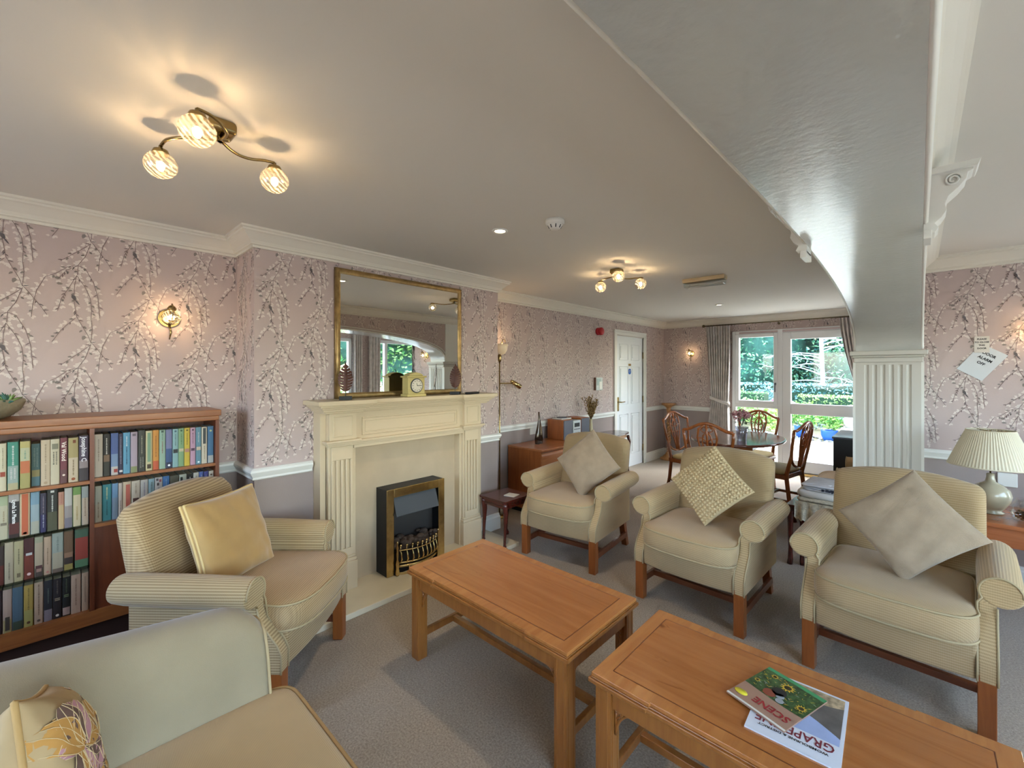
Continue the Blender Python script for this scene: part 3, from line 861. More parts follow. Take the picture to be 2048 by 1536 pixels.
for (a, b, c, e) in ((1.40, 2.20, 1.015, 1.125),):
    w.tube([(.126, a, c), (.126, b, c), (.126, b, e), (.126, a, e)], .006, 6, closed=True)
    w.tube([(.126, a + .02, c + .02), (.126, b - .02, c + .02), (.126, b - .02, e - .02), (.126, a + .02, e - .02)], .003, 6, closed=True)
w.box(0, .140, 1.34, 2.27, .955, .972).box(0, .150, 1.34, 2.27, .972, .988).box(0, .134, 1.34, 2.27, .935, .955)
w.build('frieze', CREAM, t, bevel=.002)
for q in ((.10, 1.135, 1.17, 1.17), (.10, 2.45, 2.485, 1.17), (.105, 1.335, 1.365, .96), (.105, 2.245, 2.275, .96)): MB().box(0, q[0], q[1], q[2], .035, q[3]).build('side_board', CREAM, t, bevel=.002)
for (a, b) in ((1.175, 1.345), (2.265, 2.435)):
    w = MB()
    w.box(0, .125, a, b, .035, .955)
    w.box(.0, .150, a - .012, b + .012, .035, .215).box(0, .145, a - .008, b + .008, .215, .235).box(0, .138, a - .004, b + .004, .235, .25)
    yy = [a + .012 + i * (b - a - .024) / 4 for i in range(5)]
    # raised fillets between flutes
    fw = (b - a - .03) / 9
    for i in range(0, 9):
        y0 = a + .015 + i * fw
        if i % 2 == 0: w.box(.125, .137, y0, y0 + fw, .30, .87)
    w.box(.125, .137, a + .015, b - .015, .25, .30).box(.125, .137, a + .015, b - .015, .87, .955)
    w.build('column', CREAM, t, bevel=.003)
    w = MB()
    w.box(0, .145, a - .006, b + .006, .955, .970).box(0, .160, a - .018, b + .018, .970, .984).box(0, .172, a - .030, b + .030, .984, .998)
    w.box(0, .150, a - .003, b + .003, .998, 1.17)
    w.tube([(.150, a + .025, 1.02), (.150, b - .025, 1.02), (.150, b - .025, 1.145), (.150, a + .025, 1.145)], .005, 6, closed=True)
    w.build('capital_block', CREAM, t, bevel=.003)
MB().box(.0, .045, 1.365, 2.245, .035, .955).build('back_panel', MARBLE, t)
MB().box(.0, .415, .98, 2.62, 0, .035).build('hearth', HEARTH, t, bevel=.004)
# electric fire
t = empty('electric_fire', (XB + .045, 0, .035), 0, 'brass framed electric fire with coal bed standing on the pale hearth', 'electric fire')
A, B = 1.545, 2.03
w = MB().box(0, .134, A + .002, A + .03, 0, .588).box(0, .134, B - .03, B - .002, 0, .588).box(.001, .134, A + .03, B - .03, .57, .588).box(.001, .008, A + .03, B - .03, .012, .57).box(.001, .134, A + .03, B - .03, 0.001, .012)
w.build('body', BLACK, t, bevel=.002)
w = MB()
FX = .135
for (a, b, c, e) in ((A, A + .055, 0, .59), (B - .055, B, 0, .59), (A + .055, B - .055, .53, .59)): w.box(FX, FX + .010, a, b, c, e)
w.build('frame', GOLD, t, bevel=.004)
w = MB().prism([(FX - .02, .53), (FX - .01, .53), (FX + .035, .405), (FX + .027, .40)], 'y', A + .06, B - .07); w.build('hood', DARKG, t, bevel=.002)
MB().box(.02, .03, A + .03, B - .03, .01, .57).build('fire_back', SOOT, t)
w = MB(); rn = random.Random(5)
for i in range(46):
    y = rn.uniform(A + .08, B - .08); x = rn.uniform(.05, .15)
    w.sphere((x, y, .175 + rn.uniform(-.015, .035) + (.15 - x) * .15), rn.uniform(.016, .028), 7, 5, sc=(1, 1.2, .8))
tag(w.build('coal_bed', mat('dusty_coals', '#4c4038', .9, var=.4, vscale=30), t), kind='stuff')
MB().box(.03, .14, A + .06, B - .06, .0, .16).build('ash_box', BLACK, t)
w = MB()
ya, yb = A + .075, B - .075
def bow(y): return FX + .02 + .055 * (1 - ((y - (ya + yb) / 2) / ((yb - ya) / 2)) ** 2)
for i in range(9):
    y = ya + .02 + (yb - ya - .04) * i / 8
    x = bow(y)
    w.tube([(x - .012, y, .075), (x + .012, y, .11), (x + .002, y, .145), (x - .010, y, .17), (x - .004, y, .19)], [.005, .006, .006, .004, .004], 6)
    w.sphere((x - .004, y, .198), .009, 8, 6)
for z, r in ((.165, .004), (.082, .006), (.06, .006)):
    w.tube([(bow(ya + (yb - ya) * i / 14) - .006, ya + (yb - ya) * i / 14, z) for i in range(15)], r, 6)
for i in range(14):
    y0 = ya + (yb - ya) * i / 14; y1 = ya + (yb - ya) * (i + 1) / 14
    w.add([(bow(y0), y0, .0), (bow(y1), y1, .0), (bow(y1), y1, .018), (bow(y0), y0, .018), (bow(y0) - .004, y0, .05), (bow(y1) - .004, y1, .05), (bow(y1) - .004, y1, .062), (bow(y0) - .004, y0, .062)], [(0, 1, 2, 3), (4, 5, 6, 7)])
for i in (0, 3, 7, 11, 14):
    y = ya + (yb - ya) * i / 14; w.tube([(bow(y), y, .0), (bow(y) - .002, y, .06)], .005, 6)
w.build('fret', GOLD, t)
for y in (ya - .004, yb + .004):
    MB().lathe([(.012, .0), (.016, .02), (.010, .05), (.014, .08), (.006, .11), (.009, .15), (.005, .17), (.009, .19), (.004, .21), (.008, .225), (.001, .236)], 12, (FX + .025, y, 0)).build('andiron', GOLD, t)

# mirror over the mantel
t = empty('mantel_mirror', (XB + .004, 0, 1.251), 0, 'large gilt framed mirror standing on the mantel', 'mirror')
MB().box(.012, .016, 1.29, 2.31, .03, .84).build('mirror_glass', MIRROR, t)
MB().box(0, .012, 1.28, 2.32, .02, .85).build('backing_board', BLACK, t)
w = MB()
a, b, c, e = 1.266, 2.334, 0, .862
for (p, q) in (((a, c), (b, c)), ((b, c), (b, e)), ((b, e), (a, e)), ((a, e), (a, c))): pass
pr = [(0, 0), (0, .022), (.012, .030), (.026, .028), (.034, .020), (.038, .014), (.038, 0)]
rings = []
for (y, z, sy, sz) in ((a, c, 1, 1), (b, c, -1, 1), (b, e, -1, -1), (a, e, 1, -1)):
    rings.append([(q, y + sy * p, z + sz * p) for (p, q) in pr])
w.loft(rings, 0, True, False, True)
w.build('frame', GILT, t)
# clock, two leaf ornaments, remote control
zt = 1.251
t = empty('mantel_clock', (-2.655, 1.785, zt), r_(0), 'cream wooden mantel clock with round roman dial', 'clock')
CK = mat('clock_cream', '#c9b878', .5)
w = MB().box(-.045, .045, -.080, .080, 0, .018).box(-.038, .038, -.070, .070, .018, .135).box(-.046, .046, -.082, .082, .135, .147)
w.prism([(-.062, .147), (.062, .147), (.052, .160), (.030, .168), (0, .174), (-.030, .168), (-.052, .160)], 'x', -.036, .036)
w.build('case', CK, t, bevel=.003)
MB().cyl((.036, 0, .078), (.044, 0, .078), .052, n=36).build('bezel', DARKG, t, bevel=.003)
MB().cyl((.040, 0, .078), (.0450, 0, .078), .045, n=36).build('dial', mat('dial_cream', '#e2dbc9', .6, var=.1, vscale=30), t)
w = MB()
for i in range(12):
    a_ = i * PI / 6
    for dx in (-.0016, .0016):
        c0 = Vector((.0455, .031 * math.sin(a_) + dx * math.cos(a_), .078 + .031 * math.cos(a_) - dx * math.sin(a_)))
        c1 = Vector((.0455, .040 * math.sin(a_) + dx * math.cos(a_), .078 + .040 * math.cos(a_) - dx * math.sin(a_)))
        w.tube([c0, c1], .0008, 4)
w.tube([(.0465, 0, .078), (.0465, .028, .080)], [.0018, .001], 4).tube([(.0465, 0, .078), (.0465, .033, .078)], .001, 4).tube([(.0465, 0, .078), (.0465, -.004, .098)], [.0018, .001], 4)
w.build('clock_hand', INK, t)
w = MB().tube([(0, .014 * math.cos(q * PI / 8), .176 + .016 * math.sin(q * PI / 8)) for q in range(0, 9)], .0025, 6); w.build('carry_handle', DARKG, t)
def leaf_orn(loc, rz, label):
    t = empty('leaf_ornament', loc, rz, label, 'ornament', 'leaf ornaments on the mantel')
    MB().box(-.022, .022, -.038, .038, 0, .022).build('stand', BLACK, t, bevel=.001)
    MB().cyl((0, 0, .02), (0, 0, .06), .0022, n=8).build('stem', DARKG, t)
    # leaf cut into slanting lobes on each side of the midrib
    w = MB(); NN = 9
    wid = lambda q: .046 * math.sin(PI * min(1, .17 + q * .80)) ** .8
    f = lambda x, z, o: (o + .010 * math.sin(z * 18) - abs(x) * .35, x, z)
    for i in range(NN):
        z = .052 + .0178 * i; wd, w2_ = wid(i / NN), wid((i + .9) / NN)
        for sg in (-1, 1):
            q = [(0, z), (sg * wd * .55, z + .004), (sg * wd, z + .014), (sg * w2_ * .98, z + .0275), (sg * w2_ * .5, z + .0205), (0, z + .0185)]
            w.add([f(x, y, .0015) for x, y in q] + [f(x, y, -.0015) for x, y in q], [tuple(range(6)), tuple(range(6, 12))] + [(k, (k + 1) % 6, 6 + (k + 1) % 6, 6 + k) for k in range(6)])
    q = [(-.010, .212), (0, .206), (.010, .212), (0, .242)]
    w.add([f(x, y, .0015) for x, y in q] + [f(x, y, -.0015) for x, y in q], [(0, 1, 2, 3), (4, 5, 6, 7)] + [(k, (k + 1) % 4, 4 + (k + 1) % 4, 4 + k) for k in range(4)])
    w.tube([f(0, .05 + .018 * k, 0) for k in range(11)], .0022, 6)
    w.build('leaf', mat('copper_leaf', '#4e2c20', .45, .3, var=.25, vscale=40), t)
leaf_orn((-2.65, 1.275, zt), r_(-25), 'brown metal leaf ornament on black stand at the left end of the mantel')
leaf_orn((-2.65, 2.165, zt), r_(-52), 'brown metal leaf ornament on black stand at the right end of the mantel')
w = MB().box(-.022, .022, -.075, .075, 0, .016)
tag(w.build('remote_control', BLACK, None, (-2.60, 2.30, zt), r_(15), bevel=.006), 'black remote control lying on the right end of the mantel', 'remote control')

# ------------------------------------------------------------------ bookcase and books
XF = -2.84
t = empty('bookcase', (0, 0, 0), 0, 'long low wooden bookcase against the left wall', 'bookcase')
YL = -1.15
w = MB().box(XL + .002, XF + .012, YL - .01, .645, 1.185, 1.218).box(XL + .002, XF, YL, .637, 1.16, 1.185)
w.build('top', SHELFW, t, bevel=.003)
MB().box(XL + .02, XF, .620, .637, .0, 1.16).build('side_panel', SHELFD, t)
MB().box(XL + .02, XF, YL, YL + .017, .0, 1.16).build('side_panel', SHELFD, t)
MB().box(XL + .02, XF - .002, .1205, .1365, .24, 1.16).build('divider', SHELFD, t)
MB().box(XL + .02, XF - .004, YL + .017, .1205, .900, .915).build('shelf', SHELFW, t)
MB().box(XL + .02, XF - .004, .1365, .620, .908, .923).build('shelf', SHELFW, t)
MB().box(XL + .02, XF - .002, .1365, .620, .690, .706).build('shelf', SHELFW, t)
MB().box(XL + .02, XF, YL + .017, .620, .235, .300).build('bottom_shelf', SHELFW, t, bevel=.002)
MB().box(XL + .002, XL + .02, YL, .637, .0, 1.16).build('back_board', SHELFD, t)
MB().box(XF - .03, XF - .012, .1365, .620, .30, .69).build('door', SHELFD, t)
MB().box(XL + .05, XF - .03, YL + .017, .620, .0, .235).build('plinth', mat('recess_shade', '#2c1710', .6), t)  # dark box stands in for the shaded recess below the bottom shelf
for z in (.700, .505):
    MB().box(XL + .025, XF - .012, YL + .018, .1200, z, z + .006).build('glass_shelf', SHELFGLASS, t)

XSP = -2.872
LET = {}
def dim_warm(c):  # puts dim warm light into the book colours: tanned and darkened
    c = c.strip('#'); v = [int(c[i:i + 2], 16) for i in (0, 2, 4)]; g = sum(v) / 3; t_ = (128, 106, 78)
    return '#%02x%02x%02x' % tuple(int(min(255, (x * .80 + g * .08 + b * .12) * .90)) for x, b in zip(v, t_))
def book(y0, y1, z, h, cols, label, row, title=None, tcol='#e8e0d0', marks=None, logo=None, dz=0.0, dx=0.0):
    """cols: [(fraction from top where the band starts, colour)], spine faces +X"""
    if y1 - y0 < .004: return
    g = .0006
    cols = [(f, dim_warm(c)) for f, c in cols]
    if marks: marks = [m_[:4] + (dim_warm(m_[4]),) for m_ in marks]
    a, b = y0 + g, y1 - g
    D = .128
    w = MB()
    ms = [PAGES]
    w.box(XSP - D + .004, XSP - .003, a + .0012, b - .0012, z + .002, z + h - .002, 0)
    main = mat('book_' + cols[0][1].strip('#'), cols[0][1], .55); ms.append(main)
    w.box(XSP - D, XSP - .002, a, a + .0012, z, z + h, 1); w.box(XSP - D, XSP - .002, b - .0012, b, z, z + h, 1)
    cc = list(cols) + [(1.0, None)]
    for i, (f, c) in enumerate(cols):
        m = mat('book_' + c.strip('#'), c, .5)
        if m not in ms: ms.append(m)
        k = ms.index(m)
        z1 = z + h * (1 - f); z0 = z + h * (1 - cc[i + 1][0])
        r = .0025
        w.add([(XSP - .003, a, z0), (XSP - .0006, a + r, z0), (XSP, (a + b) / 2, z0), (XSP - .0006, b - r, z0), (XSP - .003, b, z0),
               (XSP - .003, a, z1), (XSP - .0006, a + r, z1), (XSP, (a + b) / 2, z1), (XSP - .0006, b - r, z1), (XSP - .003, b, z1)],
              [(j, j + 1, j + 6, j + 5) for j in range(4)], k)
    xm = XSP + .0008
    if marks:
        for (f0, f1, yo, wd, c) in marks:
            m = mat('book_' + c.strip('#'), c, .6)
            if m not in ms: ms.append(m)
            yc = (a + b) / 2 + yo * (b - a)
            hw = wd * (b - a) / 2
            w.box(XSP - .001, xm, yc - hw, yc + hw, z + h * (1 - f1), z + h * (1 - f0), ms.index(m))
    if logo:
        m = mat('book_' + logo[1].strip('#'), logo[1], .6)
        if m not in ms: ms.append(m)
        w.cyl((XSP - .001, (a + b) / 2, z + h * (1 - logo[0])), (xm, (a + b) / 2, z + h * (1 - logo[0])), (b - a) * .2, n=14, mat=ms.index(m))
    o = w.build('book', ms, None, (dx, 0, 0))
    tag(o, label, 'book', row)
    if title:
        txt, f, sz = title
        M = Matrix(((0, 0, 1, xm), (0, 1, 0, (a + b) / 2), (-1, 0, 0, z + h * (1 - f)), (0, 0, 0, 1)))
        text_obj('spine_title', txt, sz, mat('ink_' + tcol.strip('#'), tcol, .6), o, M, .0002, .0004)
    return o
def lines(c, f0, f1, n=1, seed=0):
    """short broken bars that stand for print too small to read on a spine"""
    rn = random.Random(seed); out = []
    offs = [0] if n == 1 else [.16, -.16]
    for yo in offs:
        f = f0
        while f < f1 - .02:
            l = rn.uniform(.012, .03)
            out.append((f, min(f + l, f1), yo, rn.uniform(.10, .19), c)); f += l + rn.uniform(.006, .016)
    return out
RL = {'L1': ('books on the left bay top shelf', .915), 'R1': ('books on the right bay top shelf', .923), 'L2': ('books on the left bay second shelf', .706),
      'R2': ('books on the right bay second shelf', .706), 'L3': ('books on the left bay third shelf', .511), 'L4': ('books on the left bay bottom shelf', .300)}
def shelf_books(key, data):
    grp, z = RL[key]
    for i, d in enumerate(data):
        y0, y1, h, cols, label = d[:5]
        kw = dict(d[5]) if len(d) > 5 else {}
        book(y0, y1, z, h, cols, label, grp, **kw)
K = '#'
shelf_books('L1', [
 (-.157, -.136, .205, [(0, '#e2d7b4')], 'cream paperback with a red flower mark, left end of the top left shelf', dict(marks=[(.60, .70, 0, .7, '#a8402c')] + lines('#a09878', .1, .55, 1, 1))),
 (-.134, -.101, .208, [(0, '#3f9a82'), (.5, '#9fb5ac'), (.86, '#c5ba8c')], 'green to grey paperback with pale lettering, second on the top left shelf', dict(marks=lines('#d8e6dc', .08, .5, 1, 2) + lines('#e0dcd8', .55, .78, 2, 3))),
 (-.098, -.067, .207, [(0, '#cfc070'), (.14, '#c9cba0'), (.42, '#d9713f'), (.68, '#b5a85f')], 'yellow and orange sunset paperback on the top left shelf', dict(marks=lines('#7fa890', .2, .4, 1, 4))),
 (-.065, -.037, .190, [(0, '#41686b'), (.62, '#9c925a'), (.78, '#4d7c8c')], 'dark teal paperback set back on the top left shelf', dict(marks=lines('#6f8a88', .1, .55, 2, 5), dx=-.02)),
 (-.036, -.006, .206, [(0, '#d8c2a0')], 'plain beige paperback with a small round logo on the top left shelf', dict(marks=lines('#a58f72', .1, .5, 1, 6) + lines('#b39c80', .55, .88, 1, 7), logo=(.94, '#a58f72'))),
 (-.006, .023, .206, [(0, '#ddd0ae')], 'cream paperback with grey two-line title on the top left shelf', dict(marks=[(.1, .22, 0, .7, '#8f8d74')] + lines('#6e6a5c', .28, .58, 2, 8))),
 (.024, .048, .209, [(0, '#7c3540'), (.7, '#6a3f42')], 'narrow maroon paperback with bold cream title on the top left shelf', dict(title=('Val Wood', .30, .021), tcol='#e8dccb', logo=(.82, '#d7c2b4'))),
 (.050, .084, .206, [(0, '#b9a56a'), (.45, '#dbc6a5')], 'tan over cream paperback with a red ring logo on the top left shelf', dict(marks=[(.05, .12, .1, .3, '#7a3c1c')] + lines('#8a7250', .5, .85, 1, 9), logo=(.93, '#8c4a2a'))),
 (.085, .118, .212, [(0, '#4a3c52'), (.55, '#9a8a8a'), (.72, '#372e34')], 'dark purple paperback with white script at the divider end of the top left shelf', dict(title=('Josephine C', .30, .024), tcol='#e6e2e2'))])
shelf_books('R1', [
 (.1375, .167, .205, [(0, '#d8cabb')], 'pale paperback with a taupe scrawled title, beside the divider on the top right shelf', dict(marks=lines('#9c8b80', .12, .66, 1, 10))),
 (.168, .193, .203, [(0, '#24221f'), (.5, '#8a6a50'), (.66, '#2f332a')], 'black paperback with white title and coloured band, top right shelf', dict(marks=lines('#ece8e0', .1, .48, 1, 11))),
 (.195, .223, .205, [(0, '#4a64a6'), (.5, '#7a98c4'), (.8, '#cfc8bf')], 'blue paperback with a red bird at its foot, top right shelf', dict(marks=[(.86, .94, .15, .5, '#b03a34')])),
 (.224, .240, .200, [(0, '#34304f')], 'thin navy paperback with a white square at its foot, top right shelf', dict(marks=lines('#a9a6b8', .08, .75, 1, 12) + [(.9, .95, 0, .8, '#ece8e6')])),
 (.240, .267, .203, [(0, '#5aa4c8')], 'sky blue paperback with white and navy title, top right shelf', dict(marks=lines('#eef4f6', .1, .33, 1, 13) + lines('#27466a', .36, .8, 1, 14))),
 (.268, .295, .203, [(0, '#b9a4b6'), (.85, '#8b9460')], 'lilac paperback with green foot, top right shelf', dict(marks=[(.04, .1, 0, .5, '#6d6070')])),
 (.297, .325, .208, [(0, '#3a3c36')], 'charcoal green paperback with tall grey lettering, top right shelf', dict(marks=lines('#a8a688', .13, .6, 1, 15) + lines('#8b8c82', .65, .92, 2, 16))),
 (.326, .353, .203, [(0, '#dccf9c')], 'cream paperback with a long green panel, top right shelf', dict(marks=[(.05, .78, 0, .5, '#86b08c'), (.84, .95, 0, .6, '#4a3a28')])),
 (.354, .379, .204, [(0, '#e89a3a'), (.78, '#d9552f')], 'orange paperback shading to red at the foot, top right shelf', dict(marks=lines('#a5602a', .15, .7, 1, 17))),
 (.380, .406, .203, [(0, '#9dc0aa')], 'mint green paperback with red and grey title, top right shelf', dict(marks=lines('#8f5c58', .3, .6, 1, 18) + lines('#5c8a80', .1, .28, 1, 19) + [(.02, .07, 0, .4, '#3d5c52')])),
 (.407, .434, .202, [(0, '#7a80ae'), (.5, '#2f5590'), (.85, '#1e2c50')], 'purple over deep blue paperback with a white dot, top right shelf', dict(logo=(.93, '#e8e8ea'))),
 (.435, .460, .202, [(0, '#8cbcc0')], 'pale turquoise paperback of a matching set of five, leftmost of the set', dict(marks=lines('#557f86', .14, .45, 1, 20) + [(.53, .63, 0, .8, '#2f3238')], logo=(.06, '#3c5660'))),
 (.460, .485, .203, [(0, '#86b280')], 'leaf green paperback of the matching set, top right shelf', dict(marks=lines('#4f7a4c', .14, .45, 1, 21) + [(.53, .61, 0, .8, '#d6cfa8')], logo=(.06, '#38503a'))),
 (.485, .510, .203, [(0, '#e4c53a')], 'bright yellow paperback of the matching set, top right shelf', dict(marks=lines('#8b7420', .14, .45, 1, 22) + [(.55, .64, 0, .8, '#c98f7c')], logo=(.06, '#5e5424'))),
 (.511, .535, .202, [(0, '#cda0bd')], 'pink paperback of the matching set, top right shelf', dict(marks=lines('#7d5872', .14, .45, 1, 23) + [(.55, .62, 0, .7, '#5a3f58')], logo=(.06, '#4a3444'))),
 (.536, .561, .202, [(0, '#5f96ac')], 'steel blue paperback of the matching set, nearest the right end', dict(marks=lines('#cfdde2', .14, .42, 1, 24) + [(.53, .62, 0, .8, '#d9c8ae')], logo=(.94, '#cfe0e4'))),
 (.562, .588, .201, [(0, '#e3d9c0')], 'white paperback with a dark upper panel, top right shelf', dict(marks=[(.03, .46, 0, .5, '#3f4a52')] + lines('#8c8470', .52, .9, 1, 25))),
 (.590, .618, .202, [(0, '#3f78a8'), (.8, '#b9c0c0')], 'blue paperback with a pale foot at the right end of the top shelf', dict(logo=(.12, '#b9c08c')))])
shelf_books('L2', [
 (-.157, -.131, .186, [(0, '#b4bf94'), (.22, '#cfc6a2')], 'pale green topped cream paperback, left end of second left shelf', dict(marks=lines('#a8926c', .35, .65, 1, 30) + [(.62, .68, 0, .7, '#8c8068')])),
 (-.131, -.098, .188, [(0, '#b8b2aa'), (.17, '#1f1a1c'), (.66, '#5a1c18'), (.92, '#2a1410')], 'black and dark red paperback with bold white title, second left shelf', dict(title=('Lynda La Plante', .40, .0165), tcol='#eeeae4')),
 (-.098, -.068, .186, [(0, '#e2c79a')], 'cream edged paperback with wide orange centre, second left shelf', dict(marks=[(.01, .98, 0, .66, '#dd6238')], logo=(.94, '#f0d8c8'))),
 (-.067, -.039, .186, [(0, '#7ba2b8'), (.3, '#9fb4ba'), (.7, '#b9b7a0')], 'pale blue paperback fading to grey, second left shelf', dict()),
 (-.038, -.018, .176, [(0, '#35324a'), (.55, '#262358')], 'narrow indigo paperback, second left shelf', dict(marks=lines('#a38f9c', .08, .5, 1, 31) + lines('#c8c8dc', .55, .9, 1, 32))),
 (-.017, .017, .190, [(0, '#23231e'), (.55, '#4a4a30')], 'thick olive black paperback with white lettering, second left shelf', dict(marks=lines('#e6e4d8', .16, .55, 1, 33) + [(.04, .09, 0, .35, '#e6e4d8')])),
 (.018, .038, .170, [(0, '#c98a70'), (.35, '#d2b07c')], 'coral and sand paperback, shorter than its neighbours on the second left shelf', dict(marks=lines('#b46a58', .05, .33, 1, 34))),
 (.038, .064, .184, [(0, '#c9c2b8'), (.45, '#a0938f'), (.75, '#7d7480')], 'grey lilac faded paperback, second left shelf', dict()),
 (.065, .093, .183, [(0, '#78a24c'), (.2, '#d9c49a')], 'cream paperback with grass green top, second left shelf', dict(marks=lines('#b3924c', .5, .85, 1, 35))),
 (.094, .118, .181, [(0, '#9aa09a'), (.3, '#c8b094')], 'grey over tan paperback against the divider, second left shelf', dict(marks=lines('#8a6a50', .3, .8, 1, 36)))])
shelf_books('R2', [
 (.1385, .164, .173, [(0, '#b8b6a4'), (.5, '#c4b49c')], 'stone coloured paperback beside the divider, second right shelf', dict(marks=lines('#8c6f58', .45, .9, 1, 40))),
 (.165, .198, .176, [(0, '#2f8e98')], 'wide teal hardback with pale yellow title, second right shelf', dict(marks=lines('#d8dc9c', .08, .42, 1, 41) + lines('#17545c', .46, .86, 1, 42))),
 (.199, .222, .175, [(0, '#6f9bc4'), (.4, '#7f96ac')], 'mid blue paperback next to the teal hardback, second right shelf', dict()),
 (.2225, .2385, .173, [(0, '#cfbcae')], 'thin pinkish cream paperback, second right shelf', dict(marks=lines('#6e5648', .5, .9, 1, 43))),
 (.239, .271, .175, [(0, '#dcc09c')], 'peach paperback with a long coral panel, second right shelf', dict(marks=[(.08, .9, .1, .5, '#cf6450')])),
 (.2715, .305, .174, [(0, '#d8c7ae')], 'cream paperback with a dark figure, second right shelf', dict(marks=lines('#a8937c', .08, .4, 1, 44) + [(.5, .75, 0, .7, '#4a2620')])),
 (.306, .336, .173, [(0, '#c8bfb4')], 'light grey paperback with mauve title, second right shelf', dict(marks=lines('#8a7f94', .08, .6, 1, 45))),
 (.3365, .362, .173, [(0, '#8fb0b8')], 'powder blue paperback, second right shelf', dict(marks=lines('#5f7c80', .1, .6, 1, 46))),
 (.3625, .394, .175, [(0, '#cdc6c0')], 'white paperback with red and grey specks, second right shelf', dict(marks=[(.06, .14, .2, .3, '#a8525a'), (.03, .1, -.2, .3, '#5a4c54'), (.16, .24, -.1, .3, '#4c4448')] + lines('#7c7478', .3, .8, 1, 47))),
 (.3945, .423, .176, [(0, '#3f79ba')], 'strong blue paperback, second right shelf', dict(marks=lines('#9cc0e0', .08, .5, 1, 48))),
 (.424, .462, .172, [(0, '#5c5a48')], 'thick olive brown paperback, second right shelf', dict(marks=[(.4, .9, .2, .2, '#8a9070')])),
 (.463, .496, .173, [(0, '#c8cbb6')], 'pale sage paperback with black blocks, second right shelf', dict(marks=[(.08, .5, -.2, .3, '#23282a'), (.25, .6, .2, .35, '#23282a')])),
 (.497, .524, .171, [(0, '#241f1e')], 'black paperback with white vertical title, second right shelf', dict(marks=lines('#e8e6e0', .1, .6, 1, 49))),
 (.525, .550, .173, [(0, '#d3cfc0')], 'off white paperback with grey title, second right shelf', dict(marks=lines('#77776c', .1, .6, 1, 50))),
 (.551, .571, .174, [(0, '#4a66b4')], 'royal blue paperback, second right shelf', dict(marks=lines('#b4c4e4', .1, .6, 1, 51))),
 (.572, .594, .172, [(0, '#46499a')], 'violet blue paperback, second right shelf', dict(marks=lines('#a9aad4', .1, .6, 1, 52))),
 (.595, .618, .171, [(0, '#d0c4b0'), (.25, '#8c2c28')], 'dark red paperback with a pale top at the right end, second right shelf', dict(logo=(.12, '#5a3a24')))])
shelf_books('L3', [
 (-.157, -.142, .168, [(0, '#3c2a22'), (.5, '#6b2418')], 'dark brown and red paperback, left end of third left shelf', dict()),
 (-.142, -.115, .178, [(0, '#c8b490')], 'plain sand paperback with a fine vertical title, third left shelf', dict(marks=lines('#8a7b60', .5, .92, 1, 60))),
 (-.115, -.087, .176, [(0, '#c6b580')], 'straw coloured paperback with a tiny dark mark, third left shelf', dict(marks=lines('#6e6440', .2, .6, 1, 61) + [(.8, .9, 0, .4, '#7c6c48')])),
 (-.087, -.055, .180, [(0, '#4a1712'), (.4, '#7a2c18')], 'deep red hardback with a white dove, third left shelf', dict(marks=[(.36, .42, 0, .6, '#d8d4cc')], logo=(.88, '#e2bdb0'))),
 (-.055, -.028, .178, [(0, '#a9a582'), (.15, '#c2a987'), (.78, '#4a3a30')], 'tan paperback showing a capped head, third left shelf', dict(marks=[(.72, .80, 0, .8, '#5a2c28'), (.80, .88, 0, .6, '#b08470')])),
 (-.027, -.003, .171, [(0, '#cda884')], 'salmon beige paperback, third left shelf', dict(marks=lines('#9a7858', .3, .75, 1, 62), logo=(.93, '#b07060'))),
 (-.002, .035, .180, [(0, '#9da596'), (.5, '#b5a688'), (.9, '#6e5848')], 'broad grey green paperback, third left shelf', dict(marks=lines('#7c8478', .1, .5, 1, 63))),
 (.036, .067, .178, [(0, '#6e4a2c'), (.55, '#94684a'), (.68, '#2a1a14'), (.85, '#a58f40')], 'brown paperback with a black band and gold triangle, third left shelf', dict()),
 (.071, .118, .177, [(0, '#3a5a40'), (.22, '#a02e1c'), (.8, '#4c7a50')], 'wide book with a large red block on green, third left shelf beside the divider', dict())])
